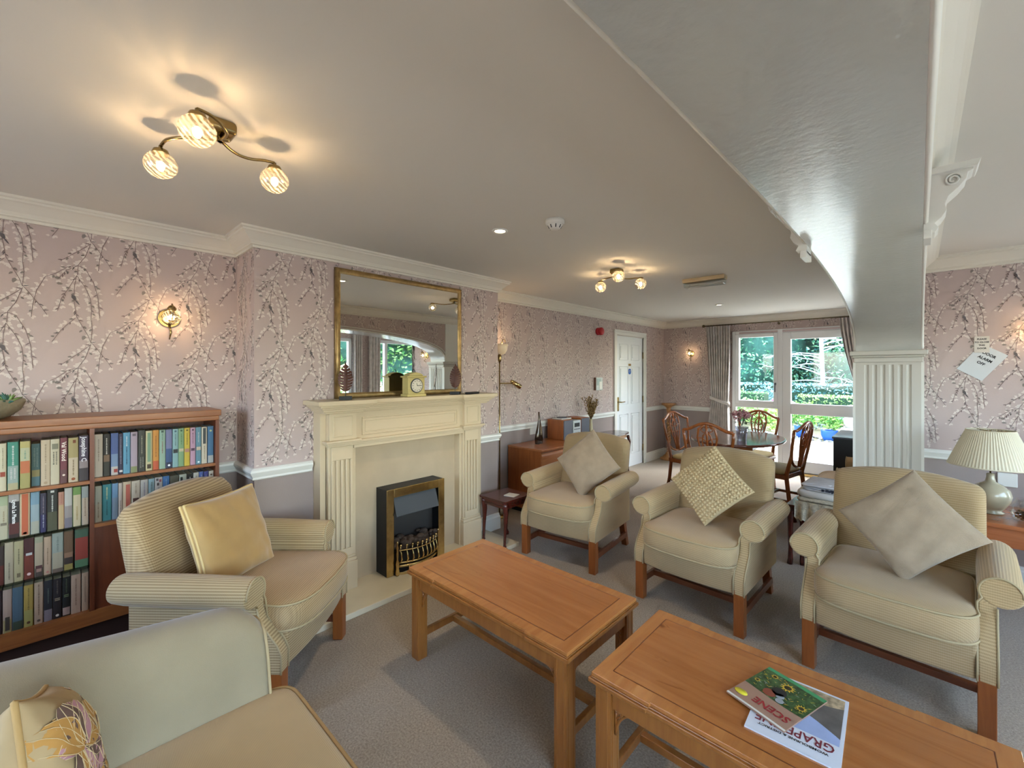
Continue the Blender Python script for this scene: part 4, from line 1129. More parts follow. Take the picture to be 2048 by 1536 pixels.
shelf_books('L4', [
 (-.157, -.148, .190, [(0, '#2a1a1a')], 'sliver of a near black paperback, left end of bottom shelf', dict()),
 (-.147, -.120, .186, [(0, '#c4a690'), (.7, '#b5a464')], 'dusty pink paperback with yellow foot, bottom shelf', dict(marks=[(.64, .95, 0, .5, '#3a342c')])),
 (-.120, -.088, .186, [(0, '#4c6a7c'), (.8, '#3a4c38')], 'slate blue paperback with a dark landscape foot, bottom shelf', dict()),
 (-.087, -.058, .184, [(0, '#c2a043'), (.6, '#b3ab5a')], 'mustard yellow paperback, bottom shelf', dict(marks=lines('#8c7430', .08, .6, 1, 70), logo=(.9, '#4a2c18'))),
 (-.056, -.028, .185, [(0, '#c8a888')], 'light tan paperback with a ring shaped logo, bottom shelf', dict(marks=lines('#8a6c54', .05, .8, 1, 71), logo=(.92, '#5a4838'))),
 (-.027, .001, .184, [(0, '#23242a'), (.72, '#8d8288')], 'black paperback fading to grey at its foot, bottom shelf', dict(marks=lines('#5a6a60', .2, .6, 1, 72))),
 (.001, .030, .182, [(0, '#1c1518')], 'black paperback with a cream double line, bottom shelf', dict(marks=lines('#5c5048', .05, .4, 1, 73) + [(.49, .51, 0, .6, '#a99a80'), (.53, .55, 0, .6, '#a99a80')], logo=(.92, '#cbc0ac'))),
 (.031, .058, .180, [(0, '#12140f'), (.78, '#b89a8c'), (.97, '#12140f')], 'black paperback with a pink library sticker, bottom shelf', dict(marks=lines('#4a5a40', .05, .4, 1, 74) + [(.45, .47, 0, .6, '#7a9060'), (.49, .51, 0, .6, '#7a9060')])),
 (.059, .092, .180, [(0, '#cca688')], 'wide peach paperback, bottom shelf', dict(marks=lines('#9c745c', .1, .8, 1, 75))),
 (.094, .118, .179, [(0, '#c29f7e')], 'fawn paperback against the divider, bottom shelf', dict(marks=lines('#93765c', .1, .8, 1, 76)))])

# bowl of greenery on the bookcase
t = empty('planted_bowl', (-2.99, -.215, 1.218), 0, 'grey stone bowl of green succulents on top of the bookcase', 'planted bowl')
MB().lathe([(.055, 0), (.085, .010), (.118, .040), (.132, .075), (.130, .088), (.122, .088), (.115, .070), (.001, .060)], 28).build('bowl', mat('stone_bowl', '#9a927c', .7, bump=.8, bscale=70, var=.2, vscale=25), t)
w = MB(); rn = random.Random(2)
for c in range(9):
    cx_, cy_ = rn.uniform(-.08, .08), rn.uniform(-.09, .09)
    for i in range(16):
        a = rn.uniform(0, 2 * PI); e = rn.uniform(.3, 1.3); l = rn.uniform(.03, .065)
        d = Vector((math.cos(a) * math.cos(e), math.sin(a) * math.cos(e), math.sin(e)))
        p = Vector((cx_, cy_, .07))
        w.tube([p, p + d * l * .5, p + d * l + Vector((0, 0, -.01))], [.005, .006, .0008], 5, i % 2)
tag(w.build('succulent_leaves', [mat('leaf_teal', '#3f6a5c', .5), mat('leaf_soft_green', '#7f9c5c', .6)], t), kind='stuff')
# wall socket behind the gold-cushion chair
tag(MB().box(XL, XL + .010, .665, .745, .66, .745).build('wall_socket', PLASTIC, bevel=.003), 'white wall socket low beside the bookcase', 'socket')

# ------------------------------------------------------------------ armchairs
def armchair(loc, rz, label, wide=0.0, cloth=(None, None, None)):
    t = empty('armchair', (loc[0], loc[1], 0), rz, label, 'armchair', 'cream ribbed armchairs with wooden legs')
    RS, RA, RV = cloth if cloth[0] else (RIBS, RIBA, RIBV)
    hw = .318 + wide
    for sx in (-1, 1):
        MB().box(min(sx * hw, sx * (hw - .052)), max(sx * hw, sx * (hw - .052)), 0, .052, 0, .25).build('leg', CHERRY, t, bevel=.003)
        w = MB(); x0, x1 = sorted((sx * (hw - .03), sx * (hw - .075)))
        w.add([(x0, .56, .25), (x1, .56, .25), (x1, .61, .25), (x0, .61, .25), (x0, .635, 0), (x1, .635, 0), (x1, .68, 0), (x0, .68, 0)],
              [(0, 1, 2, 3), (7, 6, 5, 4), (0, 4, 5, 1), (1, 5, 6, 2), (2, 6, 7, 3), (3, 7, 4, 0)])
        w.build('leg', CHERRY, t, bevel=.003)
        x0, x1 = sorted((sx * (hw - .016), sx * (hw - .036)))
        MB().add([(x0, .052, .085), (x1, .052, .085), (x1, .62, .085), (x0, .62, .085), (x0, .052, .125), (x1, .052, .125), (x1, .605, .125), (x0, .605, .125)],
                 [(0, 1, 2, 3), (7, 6, 5, 4), (0, 4, 5, 1), (1, 5, 6, 2), (2, 6, 7, 3), (3, 7, 4, 0)]).build('stretcher', CHERRYD, t, bevel=.002)
    MB().box(-hw + .034, hw - .034, .17, .195, .09, .122).build('stretcher', CHERRYD, t, bevel=.002)
    # apron, bowed at the front
    w = MB()
    fr = [(-(hw - .052) + (2 * hw - .104) * i / 10, .004 - .022 * (1 - (i / 5 - 1) ** 2)) for i in range(11)]
    poly = fr + [(hw - .04, .61), (-hw + .04, .61)]
    w.prism(poly, 'z', .222, .365, 0)
    w.build('seat_rail', RV, t, bevel=.012, seg=3, lim=50)
    # seat cushion
    hx = hw - .052
    w = MB()
    def outl(a):
        c, s_ = math.cos(a), math.sin(a)
        q = lambda v: math.copysign(abs(v) ** .32, v)
        x = hx * q(c); y = .245 + .280 * q(s_)
        if s_ < 0: y -= .045 * (1 - .75 * (x / hx) ** 2) * (-q(s_))
        if y < .09: x *= 1 + .05 * min(1, (.09 - y) / .06)
        return x, y
    NA = 64
    rings = []
    for (k, z) in ((.02, .357), (.6, .352), (.93, .355), (.985, .366), (1.0, .385), (1.004, .42), (1.0, .455), (.985, .470), (.93, .480), (.8, .487), (.6, .492), (.4, .496), (.2, .498), (.02, .499)):
        ring = []
        for i in range(NA):
            x, y = outl(2 * PI * i / NA)
            ring.append((x * k, .245 + (y - .245) * k, z))
        rings.append(ring)
    w.loft(rings, 0, True, True)
    cu = w.build('seat_cushion', RS, t)
    w = MB()
    for z in (.470, .367):
        w.tube([(outl(2 * PI * i / NA)[0] * .992, .245 + (outl(2 * PI * i / NA)[1] - .245) * .992, z) for i in range(NA)], .0048, 6, closed=True)
    w.build('piping', PIPE, cu)
    # arms
    for sx in (-1, 1):
        w = MB()
        x0, x1 = sorted((sx * (hw - .050), sx * (hw + .002)))
        w.prism([(.0, .222), (-.002, .30), (.016, .34), (.05, .385), (.085, .43), (.098, .47), (.10, .56), (.62, .575), (.62, .222)], 'x', x0, x1, 0)
        cx_ = sx * (hw + .012)
        ring = []
        rings = []
        for (y, k) in ((.094, .80), (.097, .97), (.105, 1.0), (.36, 1.02), (.60, .98), (.645, .9), (.66, .5)):
            zc = .553 + .012 * (y - .1) / .5
            rings.append([(cx_ + .066 * k * math.cos(2 * PI * i / 24), y, zc + .060 * k * math.sin(2 * PI * i / 24)) for i in range(24)])
        w.loft(rings, 0, True, True)
        ar = w.build('armrest', RA, t, bevel=.006)
        w = MB()
        pts = [(cx_ - sx * .060 * math.cos(a) , .094, .553 + .060 * math.sin(a)) for a in [(-.55 + i * .22) for i in range(18)]]
        w.tube([(sx * (hw - .052), -.001, .225), (sx * (hw - .052), -.002, .30), (sx * (hw - .052), .016, .34), (sx * (hw - .052), .05, .385), (sx * (hw - .052), .085, .43), (sx * (hw - .052), .095, .50)] + pts, .0042, 6)
        w.tube([(sx * (hw + .003), -.001, .225), (sx * (hw + .003), -.002, .30), (sx * (hw + .003), .016, .34), (sx * (hw + .003), .05, .385), (sx * (hw + .003), .085, .43), (sx * (hw + .003), .096, .49)], .0042, 6)
        w.build('piping', PIPE, ar)
    # back: camel top, raked
    hb = hw - .018
    def top(x):
        q = abs(x) / hb
        if q < .88: return .903 - .036 * (q / .88) ** 2
        u = (q - .88) / .12
        return .867 - .006 * u - .042 * (1 - math.sqrt(max(0, 1 - u * u)))
    w = MB()
    NX, NZ = 28, 16
    def P(i, j, side):
        x = hb * (-1 + 2 * i / NX)
        # cluster near the edges
        x = hb * math.sin(x / hb * PI / 2 * .999)
        z = .24 + (top(x) - .24) * j / NZ
        ex = max(0, (abs(x) - hb * .86) / (hb * .14)); ez = max(0, (z - (top(x) - .05)) / .05)
        rnd = .040 * (1 - math.sqrt(max(0, 1 - min(1, max(ex, ez, math.hypot(ex, ez) if ex and ez else 0)) ** 2)))
        yb = .46 + (z - .24) * .25
        th = .125 - .03 * (z - .24) / .66
        if side: return (x, yb + th + .01 - rnd, z)
        bul = .018 * (1 - (x / hb) ** 2) * math.sin(min(1, max(0, (z - .35) / .5)) * PI)
        return (x, yb - bul + rnd, z)
    vs = [P(i, j, 0) for j in range(NZ + 1) for i in range(NX + 1)] + [P(i, j, 1) for j in range(NZ + 1) for i in range(NX + 1)]
    M_ = (NX + 1) * (NZ + 1); fs = []
    for j in range(NZ):
        for i in range(NX):
            a = j * (NX + 1) + i
            fs += [(a, a + 1, a + NX + 2, a + NX + 1), (M_ + a, M_ + a + NX + 1, M_ + a + NX + 2, M_ + a + 1)]
    edge = [j * (NX + 1) for j in range(NZ + 1)] + [NZ * (NX + 1) + i for i in range(1, NX + 1)] + [j * (NX + 1) + NX for j in range(NZ - 1, -1, -1)]
    for a, b in zip(edge[:-1], edge[1:]): fs.append((a, b, M_ + b, M_ + a))
    fs.append(tuple(range(0, NX + 1)) + tuple(M_ + i for i in range(NX, -1, -1)))
    w.add(vs, fs, 0, True)
    w.build('backrest', RV, t)
    return t
D2 = rib('sage_cream_seat', '#cbb087', '#b3976e', (0, 1, 1), .0105, amp=.8)
D2a = rib_arm('sage_cream_arm', '#c8ad82', '#ab9068')
D2v = rib('sage_cream_upright', '#cbb087', '#ae9269', (0, 0, 1), .0105, amp=.8)
armchair((-2.06, .86), r_(132), 'cream striped armchair in front of the bookcase, holding the gold velvet cushion')
armchair((-1.968, 2.571), r_(6), 'cream armchair beside the small mahogany table, holding a plain taupe cushion', cloth=(D2, D2a, D2v))
armchair((-.998, 2.534), r_(-2), 'cream armchair with a knobbly knitted cushion, middle of three in a row', cloth=(D2, D2a, D2v))
armchair((-.10, 2.486), r_(-3.5), 'cream ribbed armchair with a large taupe cushion, in front of the white column', cloth=(D2, D2a, D2v))
armchair((-.60, 4.885), r_(-90), 'cream armchair glimpsed behind the white column', cloth=(D2, D2a, D2v))

# ------------------------------------------------------------------ cushions
def place(c, right, up):
    r = Vector(right).normalized(); u = Vector(up); u = (u - r * u.dot(r)).normalized(); n = r.cross(u)
    return Matrix(((r.x, u.x, n.x, c[0]), (r.y, u.y, n.y, c[1]), (r.z, u.z, n.z, c[2]), (0, 0, 0, 1)))
def pillow(name, c, right, up, half, th, m, label, cat='cushion', group='scatter cushions', piping=None, box=False, pinch=.06, seed=1, extra=None):
    t = empty(name, (0, 0, 0), 0, label, cat, group)
    t.matrix_world = place(c, right, up)
    rn = random.Random(seed)
    hx, hy = half
    ph = [rn.uniform(0, 6) for _ in range(6)]
    def base(u, v):
        k = 1 - pinch * (1 - u * u) * abs(v) ** 3; l = 1 - pinch * (1 - v * v) * abs(u) ** 3
        return hx * u * l, hy * v * k
    def fn(sg):
        def f(a, b):
            u = math.sin((a * 2 - 1) * PI / 2); v = math.sin((b * 2 - 1) * PI / 2)
            x, y = base(u, v)
            e = (max(0, 1 - u ** 2) ** .5) * (max(0, 1 - v ** 2) ** .5)
            z = th * e ** .75
            wr = .0035 * math.sin(u * 9 + v * 5 + ph[0]) + .003 * math.sin(v * 13 - u * 4 + ph[1]) + .002 * math.sin(u * 21 + ph[2] + 7 * v)
            z += wr * min(1, e * 2.5) * (1 - .5 * e)
            return (x, y, sg * (z + (.010 if box else 0)))
        return f
    w = MB().grid(fn(1), 30, 30).grid(lambda a, b: fn(-1)(1 - a, b), 30, 30)
    if box:
        N = 30
        per = [(i / N, 0) for i in range(N)] + [(1, i / N) for i in range(N)] + [(1 - i / N, 1) for i in range(N)] + [(0, 1 - i / N) for i in range(N)]
        w.loft([[fn(1)(*p) for p in per], [fn(-1)(*p) for p in per]], 0, True, False)
    cov = w.build('cover', m, t, weld=True)
    if piping:
        N = 24
        per = [(i / N, 0) for i in range(N)] + [(1, i / N) for i in range(N)] + [(1 - i / N, 1) for i in range(N)] + [(0, 1 - i / N) for i in range(N)]
        p = MB().tube([fn(1)(*q) for q in per], .0055, 6, closed=True)
        if box: p.tube([fn(-1)(*q) for q in per], .0055, 6, closed=True)
        p.build('piping', piping, t)
    if extra: extra(t, base, fn, th)
    return t
s45 = math.sqrt(.5)
# local right/up rotated 45 degrees for those standing on a corner
def diamond(right, lean):
    R = Vector(right).normalized(); U = Vector(lean).normalized()
    return (R + U), (U - R)
R_, U_ = diamond((1, .10, 0), (-.03, .42, 1)); pillow('cushion', (-1.885, 2.86, .715), R_, U_, (.195, .195), .062, TAUPE, 'plain taupe cushion standing on its corner in the armchair beside the small mahogany table', seed=3)
def bobbles(t, base, fn, th):
    w = MB()
    N = 17
    for i in range(N):
        for j in range(N):
            a = (i + .5 + (.0 if j % 2 else .0)) / N; b = (j + .5) / N
            a = math.asin(max(-1, min(1, (a * 2 - 1) * .985))) / PI + .5; b = math.asin(max(-1, min(1, (b * 2 - 1) * .985))) / PI + .5
            p = fn(1)(a, b)
            w.sphere((p[0], p[1], p[2] + .003), .0098, 6, 4, sc=(1, 1, .85))
    tag(w.build('knitted_bobbles', BOBBLE, t), kind='stuff')
R_, U_ = diamond((1, -.02, .02), (0, .42, 1)); pillow('cushion', (-.945, 2.80, .725), R_, U_, (.178, .178), .055, BOBBLE, 'cream knobbly knitted cushion standing on its corner in the middle armchair', seed=4, extra=bobbles)
R_, U_ = diamond((1, -.03, -.10), (.0, .45, 1)); pillow('cushion', (-.035, 2.74, .715), R_, U_, (.19, .185), .065, TAUPE, 'large taupe cushion lying askew in the armchair in front of the white column', seed=6)
fx = Vector((math.sin(r_(132)), -math.cos(r_(132)), 0)); rx = Vector((math.cos(r_(132)), math.sin(r_(132)), 0))
pc = Vector((-2.06, .86, 0)) - fx * .400 - rx * .03 + Vector((0, 0, .668))
pillow('cushion', tuple(pc), rx * 1.0 + Vector((0, 0, -.02)) + fx * .12, Vector((0, 0, 1)) - fx * .36 - rx * .02, (.195, .195), .062, BSTONE, 'gold velvet piped cushion leaning in the armchair by the bookcase', piping=mat('gold_piping', '#dfc287', .8), box=True, seed=8)

# ------------------------------------------------------------------ sofa at lower left
t = empty('sofa', (-1.42, .45, 0), r_(0), 'pale plain armless sofa at the lower left corner', 'sofa')
w = MB()
def sof_top(y):  # y from 0 (end) to -1.4
    q = -y
    e = .655 if q <= 0 else min(.70 + .30 * min(q, .4) ** 1.05 * .62, .80)
    return e
NY = 30
rings = []
for i in range(NY + 1):
    y = .0 - 1.45 * (i / NY) ** 1.3
    q = -y
    zt_ = .690 + .10 * min(q, .6) - .05 * max(0, 1 - q / .09) ** 2
    k = 1 if q > .02 else .9
    x0 = -.245; xf = lambda z: -.0 - (z - .42) * .27
    pr = [(xf(.25) + .0, .25), (xf(.42), .42), (xf(.55) + .008, .55), (xf(zt_ - .06) + .006, zt_ - .06), (xf(zt_ - .02) - .004, zt_ - .018), (xf(zt_) - .03, zt_), (xf(zt_) - .08, zt_ - .004), (x0 + .02, zt_ - .03), (x0 + .0, zt_ - .07), (x0 + .03, .5), (x0 + .05, .12), (-.02, .12)]
    rings.append([(p[0], y, p[1]) for p in pr])
w.loft(rings, 0, True, True)
w.build('backrest', PLAINC, t, bevel=0)
w = MB(); w.tube([(p[0] + .002, .001, p[2]) for p in rings[0][:10]], .0045, 6); w.build('piping', PIPE, t)
w = MB()
def so(a):
    c, s_ = math.cos(a), math.sin(a); q = lambda v: math.copysign(abs(v) ** .16, v)
    return .24 + .285 * q(c), -.70 + .765 * q(s_)
rings = []
for (k, z) in ((.5, .33), (.985, .332), (1, .345), (1.003, .40), (1, .438), (.99, .450), (.96, .458), (.8, .466), (.4, .472), (.02, .474)):
    rings.append([(.24 + (so(2 * PI * i / 96)[0] - .24) * k, -.70 + (so(2 * PI * i / 96)[1] + .70) * (k if k > .9 else k), z) for i in range(96)])
w.loft(rings, 0, True, True)
cu = w.build('seat_cushion', rib('sofa_seat_cloth', '#d3b88a', '#bfa376', (0, 1, 1), .003, bump=.12), t)
w = MB()
for z in (.447, .340): w.tube([(so(2 * PI * i / 96)[0], so(2 * PI * i / 96)[1], z) for i in range(96)], .005, 6, closed=True)
w.build('piping', mat('tan_piping', '#b08f60', .9), cu)
MB().box(-.20, .49, -1.42, .02, .14, .33).build('seat_rail', PLAINC, t, bevel=.01)
for (x, y) in ((.44, -.03), (.44, -1.37), (-.16, -.03), (-.16, -1.37)): MB().cyl((x, y, 0), (x, y, .14), .02, .028).build('leg', CHERRY, t)
def floral(t, base, fn, th):
    PK = mat('print_rose', '#b98a94', .85); BR = mat('print_brown', '#6e564e', .85); LN = mat('print_line', '#cdb892', .85); OC = mat('print_ochre', '#b98a4a', .85); DK = mat('print_mauve_line', '#7c5566', .85)
    w = MB()
    def P(u, v, o): 
        a = math.asin(max(-1, min(1, u))) / PI + .5; b = math.asin(max(-1, min(1, v))) / PI + .5
        p = fn(1)(a, b); return (p[0], p[1], p[2] + o)
    def petal(cu, cv, ang, l, wd, m, o):
        d = (math.cos(ang), math.sin(ang)); q = (-d[1], d[0]); N = 7
        rows = []
        for i in range(N + 1):
            s_ = i / N; hw_ = wd * math.sin(PI * min(1, .08 + s_ * .86)) ** .7
            rows.append([P(cu + d[0] * l * s_ + q[0] * hw_ * k, cv + d[1] * l * s_ + q[1] * hw_ * k, o) for k in (-1, -.5, 0, .5, 1)])
        vs = [p for r in rows for p in r]
        w.add(vs, [(i * 5 + j, i * 5 + j + 1, (i + 1) * 5 + j + 1, (i + 1) * 5 + j) for i in range(N) for j in range(4)], m, True)
        for k in (-.95, -.35, .35, .95):
            w.tube([P(cu + d[0] * l * s_ + q[0] * wd * math.sin(PI * min(1, .08 + s_ * .86)) ** .7 * k, cv + d[1] * l * s_ + q[1] * wd * math.sin(PI * min(1, .08 + s_ * .86)) ** .7 * k, o + .0002) for s_ in [x / 8 for x in range(9)]], .0006, 4, 2)
    for i in range(11): petal(.05, -.10, -1.2 + i * .55, .80, .26, (1, 3, 1, 0)[i % 4], .0008 + i * .0003)
    for i in range(8): petal(-.62, .30, -1.9 + i * .62, .50, .19, (1, 3, 0)[i % 3], .0032 + i * .0003)
    for i in range(6): petal(-.45, -.55, .2 + i * .6, .5, .16, 3 if i % 2 else 1, .002 + i * .0001)
    for i in range(5): petal(.55, .62, 1.0 + i * .8, .32, .13, 0, .003 + i * .0001)
    for i in range(5): petal(-.62, .45, .3 + i * 1.1, .34, .13, 0 if i % 2 else 3, .003 + i * .0001)
    w.build('printed_flowers', [PK, BR, LN, OC], t)
pillow('cushion', (-1.212, -.011, .636), (-.9, .1, -.42), (-.42, -.1, .9), (.17, .17), .082, mat('floral_ground', '#ad9570', .9, var=.08, vscale=10), 'floral printed cushion in rose and brown on the sofa', piping=mat('floral_edge', '#b3925f', .8), seed=11, extra=floral)

# ------------------------------------------------------------------ coffee tables
def coffee_table(x0, x1, y0, y1, label):
    cx_, cy_ = (x0 + x1) / 2, (y0 + y1) / 2
    hx, hy = (x1 - x0) / 2, (y1 - y0) / 2
    t = empty('coffee_table', (cx_, cy_, 0), 0, label, 'coffee table', 'yew coffee tables')
    def outline(e):
        a, b = hx - e, hy - e; s = .20; k = .006
        return [(-a, -b), (-a + s, -b), (-a + s, -b + k), (a - s, -b + k), (a - s, -b), (a, -b), (a, b), (a - s, b), (a - s, b - k), (-a + s, b - k), (-a + s, b), (-a, b)]
    w = MB()
    w.prism(outline(.014), 'z', .410, .418); w.prism(outline(.004), 'z', .418, .432); w.prism(outline(.010), 'z', .432, .437)
    tp = w.build('top_edge', YEWL, t, bevel=.0025)
    w = MB().prism(outline(.012), 'z', .437, .450); top_ = w.build('tabletop', YEWB, t, bevel=.002)
    ix, iy = hx - .062, hy - .062
    MB().box(-ix, ix, -iy, iy, .4498, .4503).build('inlay_line', INLAY, top_)
    MB().box(-ix + .003, ix - .003, -iy + .003, iy - .003, .4499, .4506).build('centre_veneer', YEW, top_)
    L_ = .055
    lx, ly = hx - .022, hy - .022
    for sx in (-1, 1):
        for sy in (-1, 1):
            a0, a1 = sorted((sx * lx, sx * (lx - L_))); b0, b1 = sorted((sy * ly, sy * (ly - L_)))
            w = MB().box(a0, a1, b0, b1, 0, .41)
            for (dx_, dy_) in ((1, 0), (0, 1)):
                pass
            g = .010
            w.box(a0 - .0015, a1 + .0015, b0 + g, b0 + g + .004, 0, .41).box(a0 - .0015, a1 + .0015, b1 - g - .004, b1 - g, 0, .41)
            w.box(a0 + g, a0 + g + .004, b0 - .0015, b1 + .0015, 0, .41).box(a1 - g - .004, a1 - g, b0 - .0015, b1 + .0015, 0, .41)
            w.build('leg', YEWL, t, bevel=.0012)
            # pierced brackets both ways
            for ax in (0, 1):
                w = MB(); q = .012
                s_ = -sx if ax == 0 else -sy
                px = sx * (lx - L_) if ax == 0 else sx * (lx - L_ / 2)
                py = sy * (ly - L_ / 2) if ax == 0 else sy * (ly - L_)
                def B(u, v):
                    return (px + s_ * u, py, .355 - v) if ax == 0 else (px, py + s_ * u, .355 - v)
                w.tube([B(.0, .0), B(.078, .0)], .005, 5); w.tube([B(.004, .0), B(.004, .092)], .005, 5)
                w.tube([B(.078 - .072 * math.sin(a), .090 - .084 * math.cos(a)) if False else B(.078 * (1 - math.sin(a)) + .004, .090 * (1 - math.cos(a)) + .004) for a in [i * PI / 16 for i in range(9)]], .005, 5)
                w.tube([B(.0, .0), B(.03, .032)], .0045, 5); w.tube([B(.0, .045), B(.02, .03), B(.042, .0)], .004, 5); w.tube([B(.0, .028), B(.028, .0)], .004, 5)
                w.tube([B(.0, .066), B(.012, .05), B(.02, .03)], .004, 5); w.tube([B(.062, .0), B(.048, .010), B(.03, .02)], .004, 5)
                w.build('bracket', YEWL, t)
    for sy in (-1, 1):
        b = sorted((sy * (ly - .008), sy * (ly - .030)))
        MB().box(-lx + L_, lx - L_, b[0], b[1], .352, .41).build('apron', YEWL, t, bevel=.002)
    for sx in (-1, 1):
        a = sorted((sx * (lx - .008), sx * (lx - .030)))
        MB().box(a[0], a[1], -ly + L_, ly - L_, .352, .41).build('apron', YEWL, t, bevel=.002)
        a = sorted((sx * (lx - .018), sx * (lx - .040)))
        MB().box(a[0], a[1], -ly + L_, ly - L_, .095, .128).build('stretcher', YEWL, t, bevel=.003)
    MB().box(-lx + .04, lx - .04, -.013, .013, .097, .126).build('stretcher', YEWL, t, bevel=.003)
    return t
coffee_table(-1.875, -.878, 1.213, 1.742, 'yew coffee table with a bare top, between the fireplace and the armchairs')
coffee_table(-.792, .205, 1.195, 1.727, 'yew coffee table at lower right with two magazines on it')

# magazines
def magazine(c0, c1, c3, z, label, deco):
    """c0 corner by the picture's foot, c1 along the foot, c3 up to the title edge"""
    o = Vector((c0[0], c0[1], 0)); ux = Vector((c1[0], c1[1], 0)) - o; uy = Vector((c3[0], c3[1], 0)) - o
    lx, ly = ux.length, uy.length
    ux.normalize(); uy = Vector((-ux.y, ux.x, 0))
    t = empty('magazine', (0, 0, 0), 0, label, 'magazine', 'magazines on the coffee table')
    t.matrix_world = Matrix(((ux.x, uy.x, 0, o.x), (ux.y, uy.y, 0, o.y), (0, 0, 1, z), (0, 0, 0, 1)))
    deco(t, lx, ly)
def patch(w, lx, ly, x0, x1, f0, f1, z, m, wav, nu=12, nv=4):
    w.grid(lambda a, b: (lx * (x0 + (x1 - x0) * a), ly * (f0(a) + (f1(a) - f0(a)) * b), z + wav * math.sin((x0 + (x1 - x0) * a) * 3.14)), nu, nv, m)
def T2(x, y, z): return Matrix(((1, 0, 0, x), (0, 1, 0, y), (0, 0, 1, z), (0, 0, 0, 1)))
K_ = lambda v: (lambda a: v)
def deco_a(t, lx, ly):
    w = MB().box(0, lx, 0, ly, 0, .0045); patch(w, lx, ly, 0, 1, K_(0), K_(1), .0045, 0, .001)
    w.build('cover', mat('cover_white', '#dfe4ee', .25), t)
    w = MB()
    patch(w, lx, ly, .04, .96, K_(.40), K_(.72), .0048, 0, .001)
    patch(w, lx, ly, .04, .96, K_(.16), lambda a: .62 - .26 * a - .06 * math.sin(a * PI), .0050, 1, .001)
    patch(w, lx, ly, .04, .96, K_(.03), lambda a: .17 + .06 * math.sin(a * 5), .0052, 2, .001)
    w.build('cover_picture', [mat('cover_sky', '#a5b6de', .25, var=.12, vscale=8), mat('cover_hill', '#67625e', .3, var=.35, vscale=18), mat('cover_grass', '#b39f80', .3, var=.5, vscale=60)], t)
    text_obj('cover_title', 'GRAPEVINE', .044, mat('title_maroon', '#7e2f3c', .4), t, T2(lx * .5, ly * .79, .0062), .0001, .0004, sx=.80)
    text_obj('cover_subtitle', 'WOMBOURNE & DISTRICT', .012, INK, t, T2(lx * .5, ly * .885, .0062), .0001, .0002, sx=1.1)
def deco_b(t, lx, ly):
    w = MB().box(0, lx, 0, ly, 0, .004); patch(w, lx, ly, 0, 1, K_(0), K_(1), .004, 0, .001)
    w.build('cover', mat('cover_brown', '#a98672', .25), t)
    GR = mat('cover_green', '#4f9a68', .25); FO = mat('cover_foliage', '#3f5a34', .3, var=.6, vscale=70); WHT = mat('cover_edge', '#e4e0d6', .3)
    w = MB()
    patch(w, lx, ly, 0, 1, K_(0), K_(.07), .0043, 0, .001); patch(w, lx, ly, 0, 1, K_(.07), lambda a: .60 + .02 * math.sin(a * 4), .0043, 1, .001)
    patch(w, lx, ly, 0, 1, K_(.965), K_(1), .0043, 2, .001)
    w.build('cover_picture', [GR, FO, WHT], t)
    w = MB(); rn = random.Random(4)
    for (cx, cy, r) in ((.12, .45, .016), (.5, .22, .022), (.78, .15, .012), (.9, .42, .010)):
        for k in range(11):
            a = k * 2 * PI / 11; c = Vector((lx * cx, ly * cy, .0056)); d = Vector((math.cos(a), math.sin(a), 0)); q = Vector((-d.y, d.x, 0))
            w.add([c + d * r * .45 - q * r * .18, c + d * r, c + d * r * .45 + q * r * .18], [(0, 1, 2)], 0)
        w.cyl((lx * cx, ly * cy, .0052), (lx * cx, ly * cy, .0057), r * .42, n=12, mat=1)
    for k in range(130):
        x, y = rn.uniform(.03, .97), rn.uniform(.1, .58); a = rn.uniform(0, PI); l = rn.uniform(.003, .008)
        c = Vector((lx * x, ly * y, .0054)); d = Vector((math.cos(a), math.sin(a), 0)); q = Vector((-d.y, d.x, 0))
        w.add([c - d * l, c + q * .0012, c + d * l, c - q * .0012], [(0, 1, 2, 3)], rn.choice((0, 2, 3, 4)))
    for (x, y, r, m) in ((.52, .40, .020, 5), (.60, .52, .018, 6), (.46, .47, .012, 4), (.40, .56, .011, 4)):
        w.cyl((lx * x, ly * y, .0050), (lx * x, ly * y, .0059), r, n=14, mat=m)
    w.build('printed_flowers', [mat('sunflower_yellow', '#d8b23c', .3), mat('sunflower_heart', '#3a3420', .3), mat('leaf_lime', '#7f9c4c', .3), mat('leaf_deep', '#23402a', .3), mat('wheel_grey', '#9aa0a4', .3), mat('blot_dark', '#2e2c2e', .3), mat('blot_red', '#8f4a38', .3)], t)
    w = MB(); w.lathe([(.001, .0), (.019, .0), (.019, .0006), (.001, .0007)], 24, (0, 0, 0))
    o = w.build('yellow_badge', mat('badge_yellow', '#e3d23c', .3), t, (lx * .86, ly * .84, .0056)); o.scale = (1, .62, 1)
    text_obj('cover_title', 'SCENE', .036, mat('title_red', '#a02f34', .4), t, T2(lx * .36, ly * .80, .0059), .0001, .0008, sx=.95)
magazine((-.150, 1.610), (-.362, 1.602), (-.150, 1.315), .4508, 'larger white magazine with a dark hill and sky picture, underneath on the coffee table', deco_a)
magazine((-.196, 1.560), (-.357, 1.612), (-.250, 1.345), .4572, 'smaller magazine with a green sunflower picture and yellow badge, on top of the white one', deco_b)

